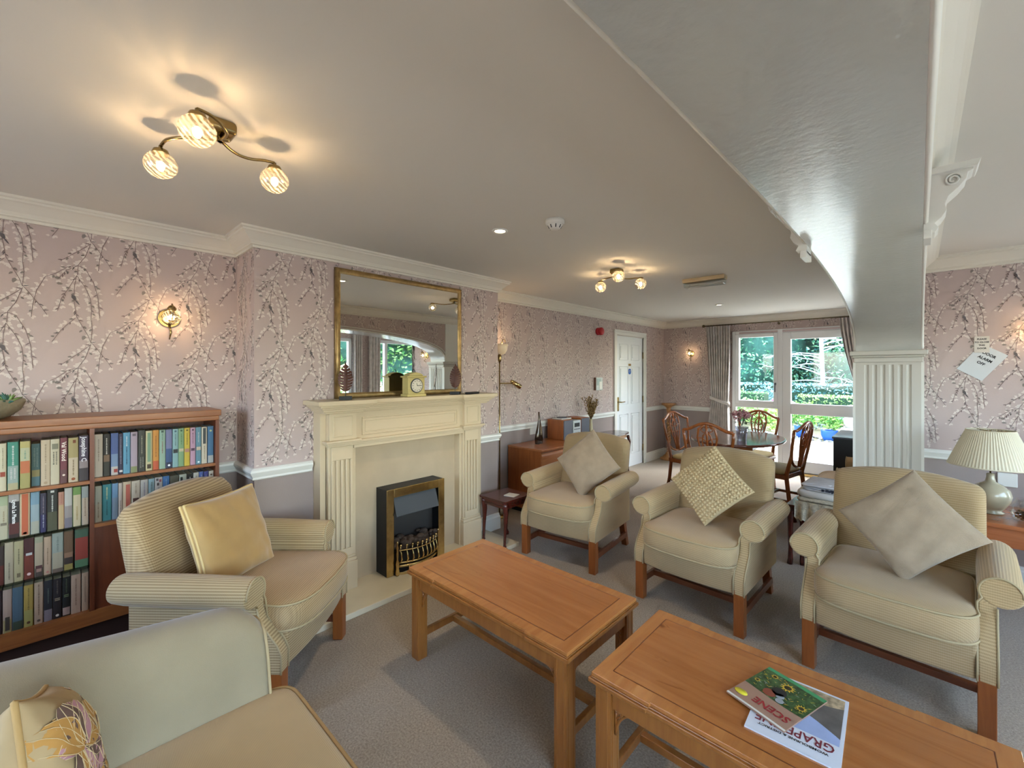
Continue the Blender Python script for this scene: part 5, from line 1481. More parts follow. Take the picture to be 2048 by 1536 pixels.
# ------------------------------------------------------------------ small tables, sideboard and what stands on them
def turned_leg(name, p, h, parent, m, r=.018):
    MB().tube([(0, 0, h), (0, 0, h * .92), (.004, .004, h * .75), (0, 0, h * .4), (-.003, -.003, h * .12), (0, 0, h * .05), (0, 0, 0)], [r * 1.1, r * 1.3, r * 1.1, r * .7, r * .6, r * 1.1, r], 8).build(name, m, parent, p)
t = empty('side_table', (-2.52, 2.605, 0), 0, 'small mahogany side table with a white coaster, between fireplace and armchair', 'side table')
MB().box(-.15, .15, -.165, .165, .385, .400).build('tabletop', MAHOG, t, bevel=.004)
MB().box(-.135, .135, -.150, -.135, .335, .385).box(-.135, .135, .135, .150, .335, .385).box(-.135, -.12, -.15, .15, .335, .385).box(.12, .135, -.15, .15, .335, .385).build('apron', MAHOG, t)
for sx in (-1, 1):
    for sy in (-1, 1): turned_leg('leg', (sx * .122, sy * .137, 0), .385, t, MAHOG)
tag(MB().box(-.05, .05, -.045, .045, 0, .005).build('coaster', mat('coaster_white', '#d9d3c8', .5), None, (-2.47, 2.62, .400), r_(12), bevel=.002), 'white square coaster on the small mahogany table', 'coaster')

# sideboard
SX0, SX1, SY0, SY1 = -3.117, -2.66, 3.25, 4.50
t = empty('sideboard', ((SX0 + SX1) / 2, (SY0 + SY1) / 2, 0), 0, 'orange teak chest of drawers against the left wall beyond the fireplace', 'sideboard')
hx, hy = (SX1 - SX0) / 2, (SY1 - SY0) / 2
MB().box(-hx, hx - .02, -hy + .004, hy - .004, .05, .648).build('body', TEAK, t)
MB().box(-hx, hx, -hy, hy, .648, .666).build('worktop', TEAKH, t, bevel=.003)
MB().box(-hx + .02, hx - .05, -hy + .03, hy - .03, 0, .05).build('plinth', BLACK, t)
for j in range(2):
    for (z0, z1) in ((.06, .24), (.25, .43), (.44, .64)):
        y0 = -hy + .004 + j * (hy - .002); y1 = y0 + hy - .006
        w = MB().prism([(hx - .02, z0), (hx - .002, z0), (hx - .002, z1 - .045), (hx - .010, z1 - .03), (hx - .010, z1 - .012), (hx - .0, z1 - .006), (hx - .02, z1 - .006)], 'y', y0 + .004, y1)
        w.build('drawer', TEAKH, t, bevel=.001)
# hi-fi
SILV = mat('silver_plastic', '#b9bbb8', .35, .3); GRIL = mat('grille_grey', '#6e6f78', .8)
for k, (y0, y1) in enumerate(((3.862, 4.035), (4.205, 4.375))):
    t = empty('speaker', (-2.965, (y0 + y1) / 2, .667), 0, ('hi-fi speaker with wooden side nearest the glass bottle vase', 'hi-fi speaker beside the vase of dried stems')[k], 'speaker', 'hi-fi speakers')
    q = (y1 - y0) / 2
    MB().box(-.115, .105, -q, q, 0, .222).build('cabinet', TEAK, t, bevel=.002)
    MB().box(.105, .117, -q + .006, q - .006, .005, .217).build('grille', GRIL, t, bevel=.003)
t = empty('music_centre', (-2.965, 4.12, .667), 0, 'silver music centre between its two speakers on the teak chest', 'stereo')
MB().box(-.115, .105, -.080, .080, 0, .205).build('body', SILV, t, bevel=.004)
MB().box(.105, .112, -.074, .074, .004, .200).build('front_panel', mat('hifi_front', '#c9ccca', .4), t, bevel=.002)
MB().box(.112, .114, -.050, .050, .13, .175).build('display', BLACK, t)
w = MB()
for i in range(5): w.cyl((.112, -.05 + .025 * i, .105), (.118, -.05 + .025 * i, .105), .006, n=10)
w.cyl((.112, .03, .05), (.124, .03, .05), .018, n=20)
w.build('button', GRIL, t)
t = empty('disc_player', (-2.98, 4.0, .8895), 0, 'flat grey disc player lying on the nearer hi-fi speaker', 'disc player')
MB().box(-.07, .07, -.09, .09, 0, .010).build('case', PLASTIC, t, bevel=.003)
MB().cyl((0, 0, .010), (0, 0, .018), .06, .052, n=24).build('lid', GRIL, t)
# bottle vase with twisted necks
t = empty('bottle_vase', (-2.93, 3.53, .667), 0, 'tall amber glass vase with two joined necks on the teak chest', 'vase')
AMB = thin_glass('amber_glass', '#8a6f5c', .14, .08, gcol='#d8c8b8')
w = MB()
for (sy, pts) in ((-1, [(0, -.022, .0), (0, -.026, .05), (0, -.020, .12), (0, -.006, .20), (0, .002, .27), (0, -.002, .335)]), (1, [(0, .022, .0), (0, .026, .05), (0, .022, .12), (0, .020, .19), (0, .010, .25), (0, .004, .30)])):
    w.tube(pts, [.026, .028, .022, .013, .009, .008], 14, caps=False)
    w.tube([(0, pts[0][1], .0), (0, pts[0][1], .004)], [.024, .026], 14)
w.build('glass_body', AMB, t)
# dried stems
t = empty('dried_flower_vase', (-2.87, 4.43, .667), 0, 'cream vase of brown dried stems at the far end of the teak chest', 'vase')
MB().lathe([(.022, 0), (.026, .04), (.022, .12), (.016, .17), (.021, .195), (.017, .195), (.013, .17), (.001, .1)], 20).build('vase', mat('vase_cream', '#c2b691', .4), t)
w = MB(); rn = random.Random(9)
for i in range(30):
    a = rn.uniform(0, 2 * PI); s_ = rn.uniform(.05, .48); h = rn.uniform(.17, .31)
    d = Vector((math.cos(a) * s_, math.sin(a) * s_, 1)).normalized(); p0 = Vector((0, 0, .17))
    p1 = p0 + d * h
    w.tube([p0, p0 + d * h * .4, p1], [.0018, .0018, .001], 4)
    for k in range(26):
        q = .25 + .75 * k / 26; c = p0 + d * h * q
        b = rn.uniform(0, 2 * PI); o = Vector((math.cos(b), math.sin(b), .8)) * rn.uniform(.014, .030)
        w.add([c, c + o * .5 + Vector((.005, .003, 0)), c + o, c + o * .5 - Vector((.005, .003, .0))], [(0, 1, 2, 3)], k % 2)
tag(w.build('dried_stems', [mat('dried_brown', '#6e5230', .9), mat('dried_tan', '#a58a5c', .9)], t), kind='stuff')
# console table with cabriole legs
t = empty('console_table', (-2.95, 5.03, 0), 0, 'small oval topped console table with curved legs before the white door', 'console table')
w = MB()
el = [(.155 * math.copysign(abs(math.cos(a)) ** .7, math.cos(a)), .33 * math.copysign(abs(math.sin(a)) ** .7, math.sin(a))) for a in [2 * PI * i / 40 for i in range(40)]]
w.prism(el, 'z', .600, .622); w.build('tabletop', mat('console_top', '#7b6a68', .15, coat=.5), t, bevel=.004)
w = MB().prism([(x * .86, y * .88) for x, y in el], 'z', .555, .600); w.build('apron', PINE, t)
for sx in (-1, 1):
    for sy in (-1, 1):
        x, y = sx * .11, sy * .25
        MB().tube([(x, y, .575), (x + sx * .012, y + sy * .022, .50), (x + sx * .006, y + sy * .016, .36), (x, y + sy * .004, .16), (x + sx * .004, y + sy * .012, .03), (x + sx * .01, y + sy * .022, .0)], [.020, .021, .016, .013, .012, .017], 8).build('leg', MAHOG, t)
# reading floor lamp
t = empty('floor_lamp', (-3.02, 3.03, 0), 0, 'slim brass floor lamp with glass bowl uplighter and reading arm behind the chimney breast', 'floor lamp')
MB().lathe([(.085, 0), (.085, .014), (.03, .024), (.001, .026)], 24).build('base', BRASS, t)
MB().cyl((0, 0, .02), (0, 0, 1.585), .0065).lathe([(.008, 1.52), (.017, 1.54), (.018, 1.585), (.012, 1.60)], 16).build('pole', BRASS, t)
MB().lathe([(.010, 1.598), (.030, 1.606), (.052, 1.640), (.058, 1.675), (.060, 1.700), (.056, 1.700), (.050, 1.650), (.02, 1.612)], 24, (.012, .02, 0), caps=False).build('lamp_shade', mat('opal_glass', '#d9cbb0', .3, emit='#ffd9a8', es=.12), t)
MB().tube([(.012, .02, 1.70), (.012, .03, 1.745), (.012, .055, 1.750), (.012, .075, 1.72)], .004, 6).build('switch_stem', BRASS, t)
w = MB().tube([(0, 0, 1.312), (.02, .12, 1.312), (.03, .17, 1.308)], .0055, 8); w.build('reading_arm', BRASS, t)
MB().tube([(.028, .155, 1.325), (.052, .245, 1.272)], [.021, .027], 18).tube([(.028, .155, 1.325), (.023, .135, 1.335)], [.021, .010], 14).build('reading_head', GOLD, t)
point('uplight_glow', (.012, .02, 1.69), 1.2, (1, .7, .4), .02, t)

# mahogany nest of tables with folded linen
t = empty('nest_of_tables', (-.50, 3.98, 0), r_(-3), 'dark mahogany nest of tables behind the armchairs, piled with folded linen', 'nest of tables')
MB().box(-.21, .135, -.25, .23, .430, .446).build('tabletop', MAHOG, t, bevel=.004)
w = MB().box(-.19, .12, -.232, -.216, .375, .430).box(-.19, .12, .205, .221, .375, .430).box(-.19, -.174, -.22, .22, .375, .430).build('apron', MAHOG, t)
for (x, y) in ((-.185, -.228), (.108, -.228), (-.185, .215), (.108, .215)):
    MB().tube([(x, y, .43), (x, y, .36), (x, y, .12), (x - .0, y, .04), (x - .004, y - .004, .0)], [.021, .020, .014, .018, .019], 8).build('leg', MAHOG, t)
t = empty('nested_table', (-.485, 3.99, 0), r_(-3), 'smaller mahogany table tucked under the nest of tables', 'nest of tables')
MB().box(-.155, .09, -.20, .19, .355, .370).build('tabletop', MAHOG, t)
for (x, y) in ((-.135, -.20), (.07, -.20), (-.135, .18), (.07, .18)):
    MB().tube([(x, y, .36), (x, y, .12), (x, y, .03), (x, y, .0)], [.016, .012, .015, .015], 8).build('leg', MAHOG, t)
def cloth(name, x0, x1, y0, y1, z0, h, layers, m, label, drop=0.0, grp='folded linen', frill=False, rz=0):
    cx_, cy_ = (x0 + x1) / 2, (y0 + y1) / 2
    t = empty(name, (cx_, cy_, z0), rz, label, 'folded cloth', grp)
    hx, hy = (x1 - x0) / 2, (y1 - y0) / 2
    w = MB()
    hh = h / layers
    rn = random.Random(int(z0 * 1000))
    for k in range(layers):
        ex, ey = rn.uniform(0, .012), rn.uniform(0, .01)
        za = k * hh
        rings = []
        for (e, z) in ((.012, za + .001), (.003, za + hh * .2), (0, za + hh * .5), (.003, za + hh * .8), (.012, za + hh * .98), (.06, za + hh)):
            ring = []
            for i in range(40):
                a = 2 * PI * i / 40
                q = lambda v: math.copysign(abs(v) ** .22, v)
                ring.append(((hx - e - ex) * q(math.cos(a)), (hy - e - ey) * q(math.sin(a)), z + .0025 * math.sin(a * 5 + k)))
            rings.append(ring)
        w.loft(rings, 0, True, True)
    w.build('folded_cloth', m, t)
    if drop:
        w = MB(); N = 60
        def f(a, b):
            x = -hx + 2 * hx * a
            ruf = .008 * math.sin(a * 26) * b
            zig = (.014 * abs(math.sin(a * 30)) + .010 * math.sin(a * 7)) if b > .99 else 0
            return (x, -hy - .004 - .012 * b + ruf, h * .7 - (drop + h * .5) * b - zig)
        w.grid(f, N, 6)
        w.build('lace_edge', m, t)
    return t
LACE = mat('lace_ecru', '#cfc4ad', .95, bump=.9, bscale=120, var=.25, vscale=60)
LIN1 = mat('linen_white', '#e0dcd8', .95, bump=.2, bscale=300); LIN2 = mat('linen_blue_white', '#d8d8de', .95, bump=.2, bscale=300, var=.1, vscale=20)
cloth('lace_cloth', -.65, -.385, 3.712, 4.15, .4465, .065, 3, LACE, 'ecru lace cloth hanging over the front of the mahogany table', drop=.085, rz=r_(-3))
cloth('tablecloth', -.655, -.385, 3.75, 4.15, .512, .050, 1, LIN1, 'thick folded white tablecloth in the middle of the linen pile', rz=r_(-3))
cloth('tea_towels', -.63, -.39, 3.77, 4.13, .5625, .042, 3, LIN2, 'thin folded blue-white cloths with dark marks on top of the linen pile', rz=r_(-4))
t = bpy.data.objects['tea_towels']
w = MB(); rn = random.Random(3)
for k in range(16):
    x = rn.uniform(-.02, .13); w.box(x, x + rn.uniform(.008, .02), -.1905, -.186, rn.uniform(.006, .018), rn.uniform(.02, .03))
w.build('dark_print', mat('print_navy', '#3c3e4c', .9), t)

# black cabinet by the garden door
t = empty('black_cabinet', (-.21, 5.64, 0), 0, 'black cabinet with a shiny top standing beside the garden door', 'cabinet')
MB().box(-.41, .41, -.33, .33, .0, .765).build('body', mat('black_panel', '#1d2024', .3), t, bevel=.004)
MB().box(-.42, .42, -.34, .34, .765, .785).build('worktop', mat('blue_reflection_top', '#5f6672', .12), t, bevel=.004)  # blue-grey base colour paints the reflection on the black cabinet's top
MB().box(-.10, .02, -.345, -.332, .715, .735).build('handle', BLACK, t)

# lamp table at the right edge
t = empty('lamp_table', (.62, 3.93, 0), 0, 'orange wooden side table at the right edge carrying the pleated lamp', 'lamp table')
YO = wood('lamp_table_wood', '#b5683a', '#9a5228', .25, 0, 1.0, coat=.4)
MB().box(-.43, .36, -.27, .27, .545, .57).build('tabletop', YO, t, bevel=.004)
MB().box(-.40, .33, -.25, .25, .44, .545).build('drawer_box', YO, t)
for (x, y) in ((-.375, -.225), (.30, -.225), (-.375, .225), (.30, .225)): MB().box(x - .02, x + .02, y - .02, y + .02, 0, .45).build('leg', YO, t, bevel=.003)
t = empty('table_lamp', (.318, 3.93, .57), 0, 'cream glass table lamp with a wide pleated cream shade', 'table lamp')
MB().lathe([(.055, 0), (.060, .008), (.045, .014), (.062, .035), (.085, .075), (.092, .110), (.082, .145), (.052, .172), (.024, .188), (.018, .215), (.018, .235), (.010, .24), (.001, .24)], 32).build('lamp_base', mat('alabaster_glass', '#b7ab90', .15, coat=.6), t)
MB().cyl((0, 0, .235), (0, 0, .50), .004).build('harp', BRASS, t)
w = MB(); NP = 150
def ring(r, z): return [((r + (.0028 if i % 2 else 0)) * math.cos(2 * PI * i / NP), (r + (.0028 if i % 2 else 0)) * math.sin(2 * PI * i / NP), z) for i in range(NP)]
w.loft([ring(.187, .285), ring(.168, .335), ring(.148, .387), ring(.127, .441), ring(.104, .500)], 0, False, False)
w.loft([ring(.184, .287), ring(.101, .498)], 0, False, False)
w.tube([(.188 * math.cos(a), .188 * math.sin(a), .285) for a in [2 * PI * i / 60 for i in range(60)]], .004, 6, closed=True)
w.tube([(.105 * math.cos(a), .105 * math.sin(a), .500) for a in [2 * PI * i / 60 for i in range(60)]], .0035, 6, closed=True)
w.build('lamp_shade', mat('pleated_cream', '#d9cfb6', .9), t)
w = MB()
for k in range(3):
    a = k * 2 * PI / 3; w.tube([(0, 0, .492), (.10 * math.cos(a), .10 * math.sin(a), .498)], .0025, 5)
w.build('shade_ring', BRASS, t)
t = empty('potpourri_bowl', (.455, 3.80, .57), 0, 'clear glass jar of brown potpourri beside the pleated lamp', 'glass jar')
MB().lathe([(.040, 0), (.062, .010), (.072, .045), (.070, .090), (.055, .115), (.052, .130)], 28, caps=False).build('glass_bowl', thin_glass('bowl_glass', '#eef0ee', .18, .05), t)
w = MB(); rn = random.Random(6)
for i in range(60):
    a = rn.uniform(0, 2 * PI); r = rn.uniform(0, .05); w.sphere((r * math.cos(a), r * math.sin(a), rn.uniform(.015, .06)), rn.uniform(.007, .013), 6, 4, i % 2, (1, 1, .6))
tag(w.build('potpourri', [mat('potpourri_dark', '#3c2a20', .9), mat('potpourri_tan', '#7a5c3e', .9)], t), kind='stuff')
# notices and socket on the right wall
t = empty('door_notice', (0, YR, 0), 0, 'square white notice asking to close the door, on the right wallpaper', 'notice')
MB().box(.278, .350, -.006, 0, 1.560, 1.672).build('card', mat('notice_card', '#d9d2c8', .6), t, bevel=.001)
def TY(x, y, z): return Matrix(((1, 0, 0, x), (0, 0, -1, y), (0, 1, 0, z), (0, 0, 0, 1)))
for i, s_ in enumerate(('PLEASE', 'TO CLOSE', 'THIS', 'DOOR')): text_obj('notice_text', s_, .0145, INK, t, TY(.314, -.0065, 1.652 - .021 * i), .0002, .0004)
t = empty('paper_sheet', (.314, YR - .003, 1.493), 0, 'white paper sheet pinned askew reading door alarm off', 'notice')
ang = r_(-35)
R3 = Matrix.Rotation(ang, 4, 'Y') if False else Matrix(((math.cos(ang), 0, -math.sin(ang), 0), (0, 1, 0, 0), (math.sin(ang), 0, math.cos(ang), 0), (0, 0, 0, 1)))
w = MB(); w.X = R3; w.box(-.074, .074, -.0015, 0, -.105, .105); w.build('paper', mat('sheet_paper', '#d5d8da', .7), t)
for i, s_ in enumerate(('DOOR', 'ALARM', 'OFF')): text_obj('notice_text', s_, .024, INK, t, R3 @ TY(0, -.002, .060 - .034 * i), .0002, .0008)
tag(MB().box(.385, .475, YR - .012, YR, .66, .75).build('wall_socket', PLASTIC, bevel=.004), 'white double wall socket behind the pleated lamp', 'socket')
# alarm sounder, keypad
t = empty('alarm_sounder', (XL, 5.01, 1.966), 0, 'round red fire alarm sounder high on the left wall', 'alarm')
RED = mat('alarm_red', '#b3202a', .4)
MB().cyl((0, 0, 0), (.03, 0, 0), .050, n=24).build('base', RED, t); MB().lathe([(.046, .03), (.052, .038), (.052, .068), (.040, .080), (.001, .082)], 24).build('sounder', RED, t)
o = bpy.data.objects[t.children[1].name]; o.rotation_euler = (0, PI / 2, 0)
t = empty('entry_panel', (XL, 5.0, 1.265), 0, 'wall mounted entry control panel with small screen left of the white door', 'control panel')
MB().box(0, .032, -.07, .09, -.085, .085).build('case', mat('panel_grey', '#c3cbc8', .4), t, bevel=.003)
MB().box(.032, .035, -.055, .035, -.02, .07).build('screen', mat('panel_green_grey', '#9cb0ac', .3), t)
MB().box(.032, .036, .0, .07, -.07, .03).build('keypad', PLASTIC, t, bevel=.001)
MB().box(0, .030, -.078, -.07, -.085, .085).build('side_strip', mat('panel_brown', '#6e4a3c', .5), t)
tag(MB().box(XL, XL + .010, 3.62, 3.76, .73, .80).build('wall_socket', PLASTIC, bevel=.003), 'white double wall socket behind the bottle vase', 'socket')

# ------------------------------------------------------------------ dining set
t = empty('dining_table', (-1.395, 4.95, 0), 0, 'oval polished dining table by the garden window', 'dining table')
w = MB(); el = [(.43 * math.cos(a), .60 * math.sin(a)) for a in [2 * PI * i / 64 for i in range(64)]]
w.loft([[(x * k, y * k, z) for x, y in el] for (k, z) in ((.95, .712), (.985, .716), (1, .724), (1, .732), (.99, .738), (.97, .740))], 0, True, True)
w.build('tabletop', DINET, t)
MB().box(-.22, .22, -.30, .30, .66, .712).build('apron', DINEW, t, bevel=.004)
MB().lathe([(.05, .22), (.075, .27), (.06, .33), (.035, .38), (.045, .48), (.075, .56), (.05, .63), (.08, .66)], 24).build('pedestal', DINEW, t)
for a in (.5, 2.64, -.5, -2.64):
    c, s_ = math.cos(a), math.sin(a)
    MB().tube([(c * .04, s_ * .04, .27), (c * .14, s_ * .14, .25), (c * .25, s_ * .25, .12), (c * .34, s_ * .34, .03), (c * .38, s_ * .38, .018)], [.025, .024, .020, .017, .018], 8).build('leg', DINEW, t)
def dining_chair(loc, rz, label):
    t = empty('dining_chair', (loc[0], loc[1], 0), rz, label, 'dining chair', 'shield back dining chairs')
    # chair faces -y; origin under the seat centre
    for sx in (-1, 1):
        MB().tube([(sx * .205, -.20, .42), (sx * .205, -.20, .0)], [.022, .016], 4).build('leg', DINEW, t)
        MB().tube([(sx * .185, .30, 0), (sx * .185, .25, .20), (sx * .185, .225, .42), (sx * .191, .262, .58), (sx * .198, .276, .65)], [.017, .019, .021, .016, .010], 8).build('leg', DINEW, t)
        MB().box(sx * .195 - .009, sx * .195 + .009, -.19, .24, .17, .195).build('stretcher', DINEW, t)
    MB().box(-.185, .185, .0, .018, .17, .195).build('stretcher', DINEW, t)
    w = MB().box(-.225, .225, -.225, .235, .39, .435); w.build('seat_frame', DINEW, t, bevel=.006)
    w = MB()
    w.loft([[((.222 - e) * math.copysign(abs(math.cos(a)) ** .3, math.cos(a)), .0 + (.222 - e) * math.copysign(abs(math.sin(a)) ** .3, math.sin(a)), z) for a in [2 * PI * i / 40 for i in range(40)]] for (e, z) in ((.01, .430), (0, .445), (.006, .462), (.03, .474), (.10, .482), (.21, .484))], 0, True, True)
    w.build('seat', rib('dining_seat_cloth', '#d3c08c', '#c0aa74', (0, 1, 1), .004, bump=.1), t)
    rake = lambda z: .225 + (z - .42) * .18
    def P(x, z): return (x, rake(z) - .0 + .05 * (1 - (abs(x) / .24) ** 2) * .6, z)
    # shield frame
    top = [P(-.225 + .45 * i / 24, .855 + .085 * math.cos((i / 12 - 1) * PI / 2) ** 1.6 + (.012 * (abs(i / 12 - 1)) ** 6)) for i in range(25)]
    side = lambda sx: [P(sx * x, z) for x, z in ((.225, .865), (.220, .80), (.208, .70), (.192, .62), (.165, .565), (.12, .525), (.06, .503), (0, .497))]
    w = MB().tube(top, [.013] + [.015] * 23 + [.013], 8).tube(side(1), [.015, .014, .014, .015, .013, .012, .012, .012], 8).tube(side(-1), [.015, .014, .014, .015, .013, .012, .012, .012], 8)
    w.build('back_frame', DINEW, t)
    w = MB()   # pierced splat
    for x0, ctl in ((0, [(0, .93), (0, .80), (0, .65), (0, .50)]),):
        w.tube([P(*p) for p in ctl], [.012, .009, .009, .012], 6)
    for sx in (-1, 1):
        w.tube([P(sx * x, z) for x, z in ((.02, .925), (.075, .885), (.088, .80), (.070, .70), (.040, .61), (.022, .51))], [.010, .012, .010, .009, .009, .010], 6)
        w.tube([P(sx * x, z) for x, z in ((.0, .86), (.035, .82), (.046, .76), (.030, .68), (.014, .58), (.010, .51))], [.006, .008, .007, .007, .007, .008], 6)
        w.tube([P(sx * x, z) for x, z in ((.0, .76), (.04, .795), (.085, .80))], .006, 6)
        w.tube([P(sx * x, z) for x, z in ((.0, .90), (.03, .905), (.055, .875), (.025, .85), (.0, .87))], .006, 6)
        w.tube([P(sx * x, z) for x, z in ((.0, .70), (.035, .72), (.072, .71))], .005, 6)
    w.build('splat', DINEW, t)
    return t
dining_chair((-1.83, 5.05), r_(76), 'shield back dining chair on the left of the oval table, seen side on')
dining_chair((-1.475, 4.56), r_(183), 'shield back dining chair with its back to the armchairs, in front of the oval table')
dining_chair((-1.49, 5.72), r_(-6), 'shield back dining chair on the far side of the oval table before the window')
dining_chair((-1.12, 5.06), r_(-100), 'shield back dining chair on the right of the oval table, seen side on')
# hydrangeas
t = empty('flower_vase', (-1.30, 4.76, .741), 0, 'cut glass vase of dusty pink hydrangeas on the oval table', 'vase')
MB().lathe([(.040, 0), (.045, .01), (.050, .06), (.062, .135), (.058, .135), (.046, .06), (.040, .012), (.001, .010)], 20).build('glass_vase', thin_glass('vase_glass', '#e3e6ee', .35, .12, stripes=40, gcol='#e6e8f4'), t)
w = MB(); rn = random.Random(12)
PKS = [mat('petal_pink', '#c98f98', .8), mat('petal_rose', '#a86a76', .8), mat('petal_pale', '#d8b0b4', .8)]
for c in range(7):
    a = c * 2 * PI / 6; r = .055 if c < 6 else 0
    cc = Vector((r * math.cos(a), r * math.sin(a), .245 + (.03 if c == 6 else rn.uniform(-.02, .012))))
    for i in range(70):
        d = Vector((rn.gauss(0, 1), rn.gauss(0, 1), rn.gauss(0, 1) + .3)).normalized(); p = cc + d * .036
        u = d.orthogonal().normalized() * .010; v = d.cross(u).normalized() * .010
        w.add([p - u, p - v + d * .002, p + u, p + v + d * .002], [(0, 1, 2, 3)], rn.randrange(3))
tag(w.build('blossoms', PKS, t), kind='stuff')
w = MB()
for i in range(12):
    a = rn.uniform(0, 2 * PI); d = Vector((math.cos(a), math.sin(a), 0)); p = Vector((0, 0, .14)); q = Vector((-d.y, d.x, 0)) * .018
    w.tube([p, Vector((d.x * .03, d.y * .03, .22))], .002, 4)
    c = p + d * .03 + Vector((0, 0, .04)); w.add([c, c + d * .03 + q, c + d * .075 - Vector((0, 0, .01)), c + d * .03 - q], [(0, 1, 2, 3)])
tag(w.build('leaves', mat('vase_leaf', '#2f4a2c', .5), t), kind='stuff')
# barley twist torchere
t = empty('plant_stand', (-2.97, 6.88, 0), 0, 'tall barley twist wooden plant stand in the far left corner', 'plant stand')
MB().lathe([(.135, 0), (.14, .012), (.13, .028), (.10, .040), (.085, .060), (.055, .085), (.045, .110), (.034, .120)], 28).build('base', PINE, t)
w = MB()
for ph in (0, PI):
    w.tube([(.015 * math.cos(ph + i * .42), .015 * math.sin(ph + i * .42), .115 + .70 * i / 110) for i in range(111)], .019, 8)
w.lathe([(.03, .31), (.045, .325), (.03, .34)], 20).lathe([(.03, .57), (.045, .585), (.03, .60)], 20)
w.build('twisted_column', PINE, t)
MB().lathe([(.03, .80), (.040, .815), (.030, .83), (.055, .86), (.105, .885), (.112, .900), (.108, .915), (.001, .915)], 28).build('top_dish', PINE, t)

# ------------------------------------------------------------------ curtains and pole
CURT = mat('curtain_silver_taupe', '#d2cac5', .8, var=.18, vscale=14, sheen=.3)
LINING = mat('curtain_lining', '#ddd6d0', .9)
t = empty('curtain_pole', (0, YW - .11, 2.135), 0, 'thin dark brass curtain pole above the garden window', 'curtain pole')
PB = mat('dull_brass', '#6e6248', .4, .9)
MB().cyl((-2.44, 0, 0), (-.35, 0, 0), .008).build('pole', PB, t)
for x in (-2.45, -.34): MB().sphere((x, 0, 0), .022, 14, 10).build('finial', PB, t)
for x in (-2.40, -1.45, -.40): MB().tube([(x, 0, 0), (x, .05, .0), (x, .108, -.01)], .006, 6).cyl((x, .104, -.02), (x, .110, -.02), .018, n=12).build('bracket', PB, t)
for x in [-2.38 + .042 * i for i in range(9)] + [-.74 + .042 * i for i in range(8)]:
    MB().tube([(x, .016 * math.cos(a), .016 * math.sin(a) - .006) for a in [2 * PI * i / 12 for i in range(12)]], .0022, 5, closed=True).build('ring', PB, t)
def curtain(x0, x1, xt0, xt1, side, label, zt=1.0, xb0=None, xb1=None):
    t = empty('curtain', (0, YW - .11, 0), 0, label, 'curtain', 'silver taupe curtains')
    folds = 9
    def fn(a, b):
        z = 2.118 - 2.10 * b
        kt = (2.118 - z) / (2.118 - zt)
        if z >= zt:
            q = kt ** 1.6
            if side > 0: l = x0 + (xt0 - x0) * kt ** 1.2; r = x1 + (xt1 - x1) * kt ** 1.5
            else: l = x0 + (xt0 - x0) * kt ** 1.5; r = x1 + (xt1 - x1) * kt ** 1.2
        else:
            k = (zt - z) / zt; k = min(1, k * 1.3) ** .8
            l = xt0 + (xb0 - xt0) * k; r = xt1 + (xb1 - xt1) * k
        amp = .026 - .014 * math.exp(-((z - zt) / .12) ** 2)
        x = l + (r - l) * a + .006 * math.sin(a * folds * 4 * PI + z * 2)
        y = -.030 + amp * math.sin(a * folds * 2 * PI + .5 * math.sin(z * 2.2)) 
        return (x, y, z)
    MB().grid(fn, 120, 44).build('curtain_panel', CURT, t)
    MB().grid(lambda a, b: (lambda p: (p[0], p[1] + .006, p[2]))(fn(a, b)), 120, 44).build('lining', LINING, t)
    w = MB()
    xc_, hw = (xt0 + xt1) / 2, (xt1 - xt0) / 2 + .022
    rings = []
    for i in range(29):
        a = 2 * PI * i / 28
        x = xc_ + hw * math.cos(a); y = -.03 + .05 * math.sin(a)
        dz = -side * .05 * math.cos(a) - .01
        e = .032 + .010 * math.sin(a / 1)
        rings.append([(x, y, zt + dz + e), (x, y - .004 * math.sin(a), zt + dz + e), (x, y - .004 * math.sin(a), zt + dz - e), (x, y, zt + dz - e)])
    w.loft(rings[:-1], 0, True, False, True)
    w.build('tieback', LINING, t)
curtain(-2.39, -2.05, -2.33, -2.08, 1, 'silver taupe curtain tied back at the left of the garden window', 1.0, -2.42, -2.06)
curtain(-.74, -.40, -.52, -.36, -1, 'silver taupe curtain tied back at the right of the garden door, beside the column', 1.0, -.58, -.34)
def scurtain(y0, y1, label):
    t = empty('curtain', (XS - .08, 0, 0), 0, label, 'curtain', 'silver taupe curtains')
    MB().grid(lambda a, b: (.025 * math.sin(a * 8 * PI), y0 + (y1 - y0) * a, 2.12 - 2.10 * b), 60, 6).build('curtain_panel', CURT, t)
scurtain(3.84, 4.02, 'silver taupe curtain seen in the mirror at the sunroom window'); scurtain(4.16, 4.40, 'silver taupe curtain seen in the mirror beside the sunroom door'); scurtain(5.26, 5.42, 'silver taupe curtain seen in the mirror at the far side of the sunroom door')

# ------------------------------------------------------------------ garden beyond the glass
GRN = lambda n, c, v=.35: mat(n, c, .55, var=v, vscale=1.3)
tag(MB().box(-14, 14, YW + .12, 40, -.16, -.06).build('garden_ground', mat('garden_soil', '#6d6a4e', .95, var=.3, vscale=2)), kind='structure')
tag(MB().box(XS + .12, 14, YB - 3, YW + .12, -.16, -.06).build('ground', mat('terrace_paving', '#a9a59a', .9, var=.1, vscale=2)), kind='structure')
tag(MB().box(-9, 5, YB - 12, YB - .1, -.16, -.06).build('ground', mat('terrace_paving', '#a9a59a', .9, var=.1, vscale=2)), kind='structure')
w = MB(); rn = random.Random(21)
y = YW + .14
while y < 10.9:
    h = rn.choice((.45, .6)); x = -6 + rn.uniform(0, .4)
    while x < 3:
        l = rn.choice((.45, .6, .75))
        w.box(x + .006, x + l - .006, y + .006, y + h - .006, -.06, -.030 + rn.uniform(-.003, .003), rn.randrange(2)); x += l
    y += h
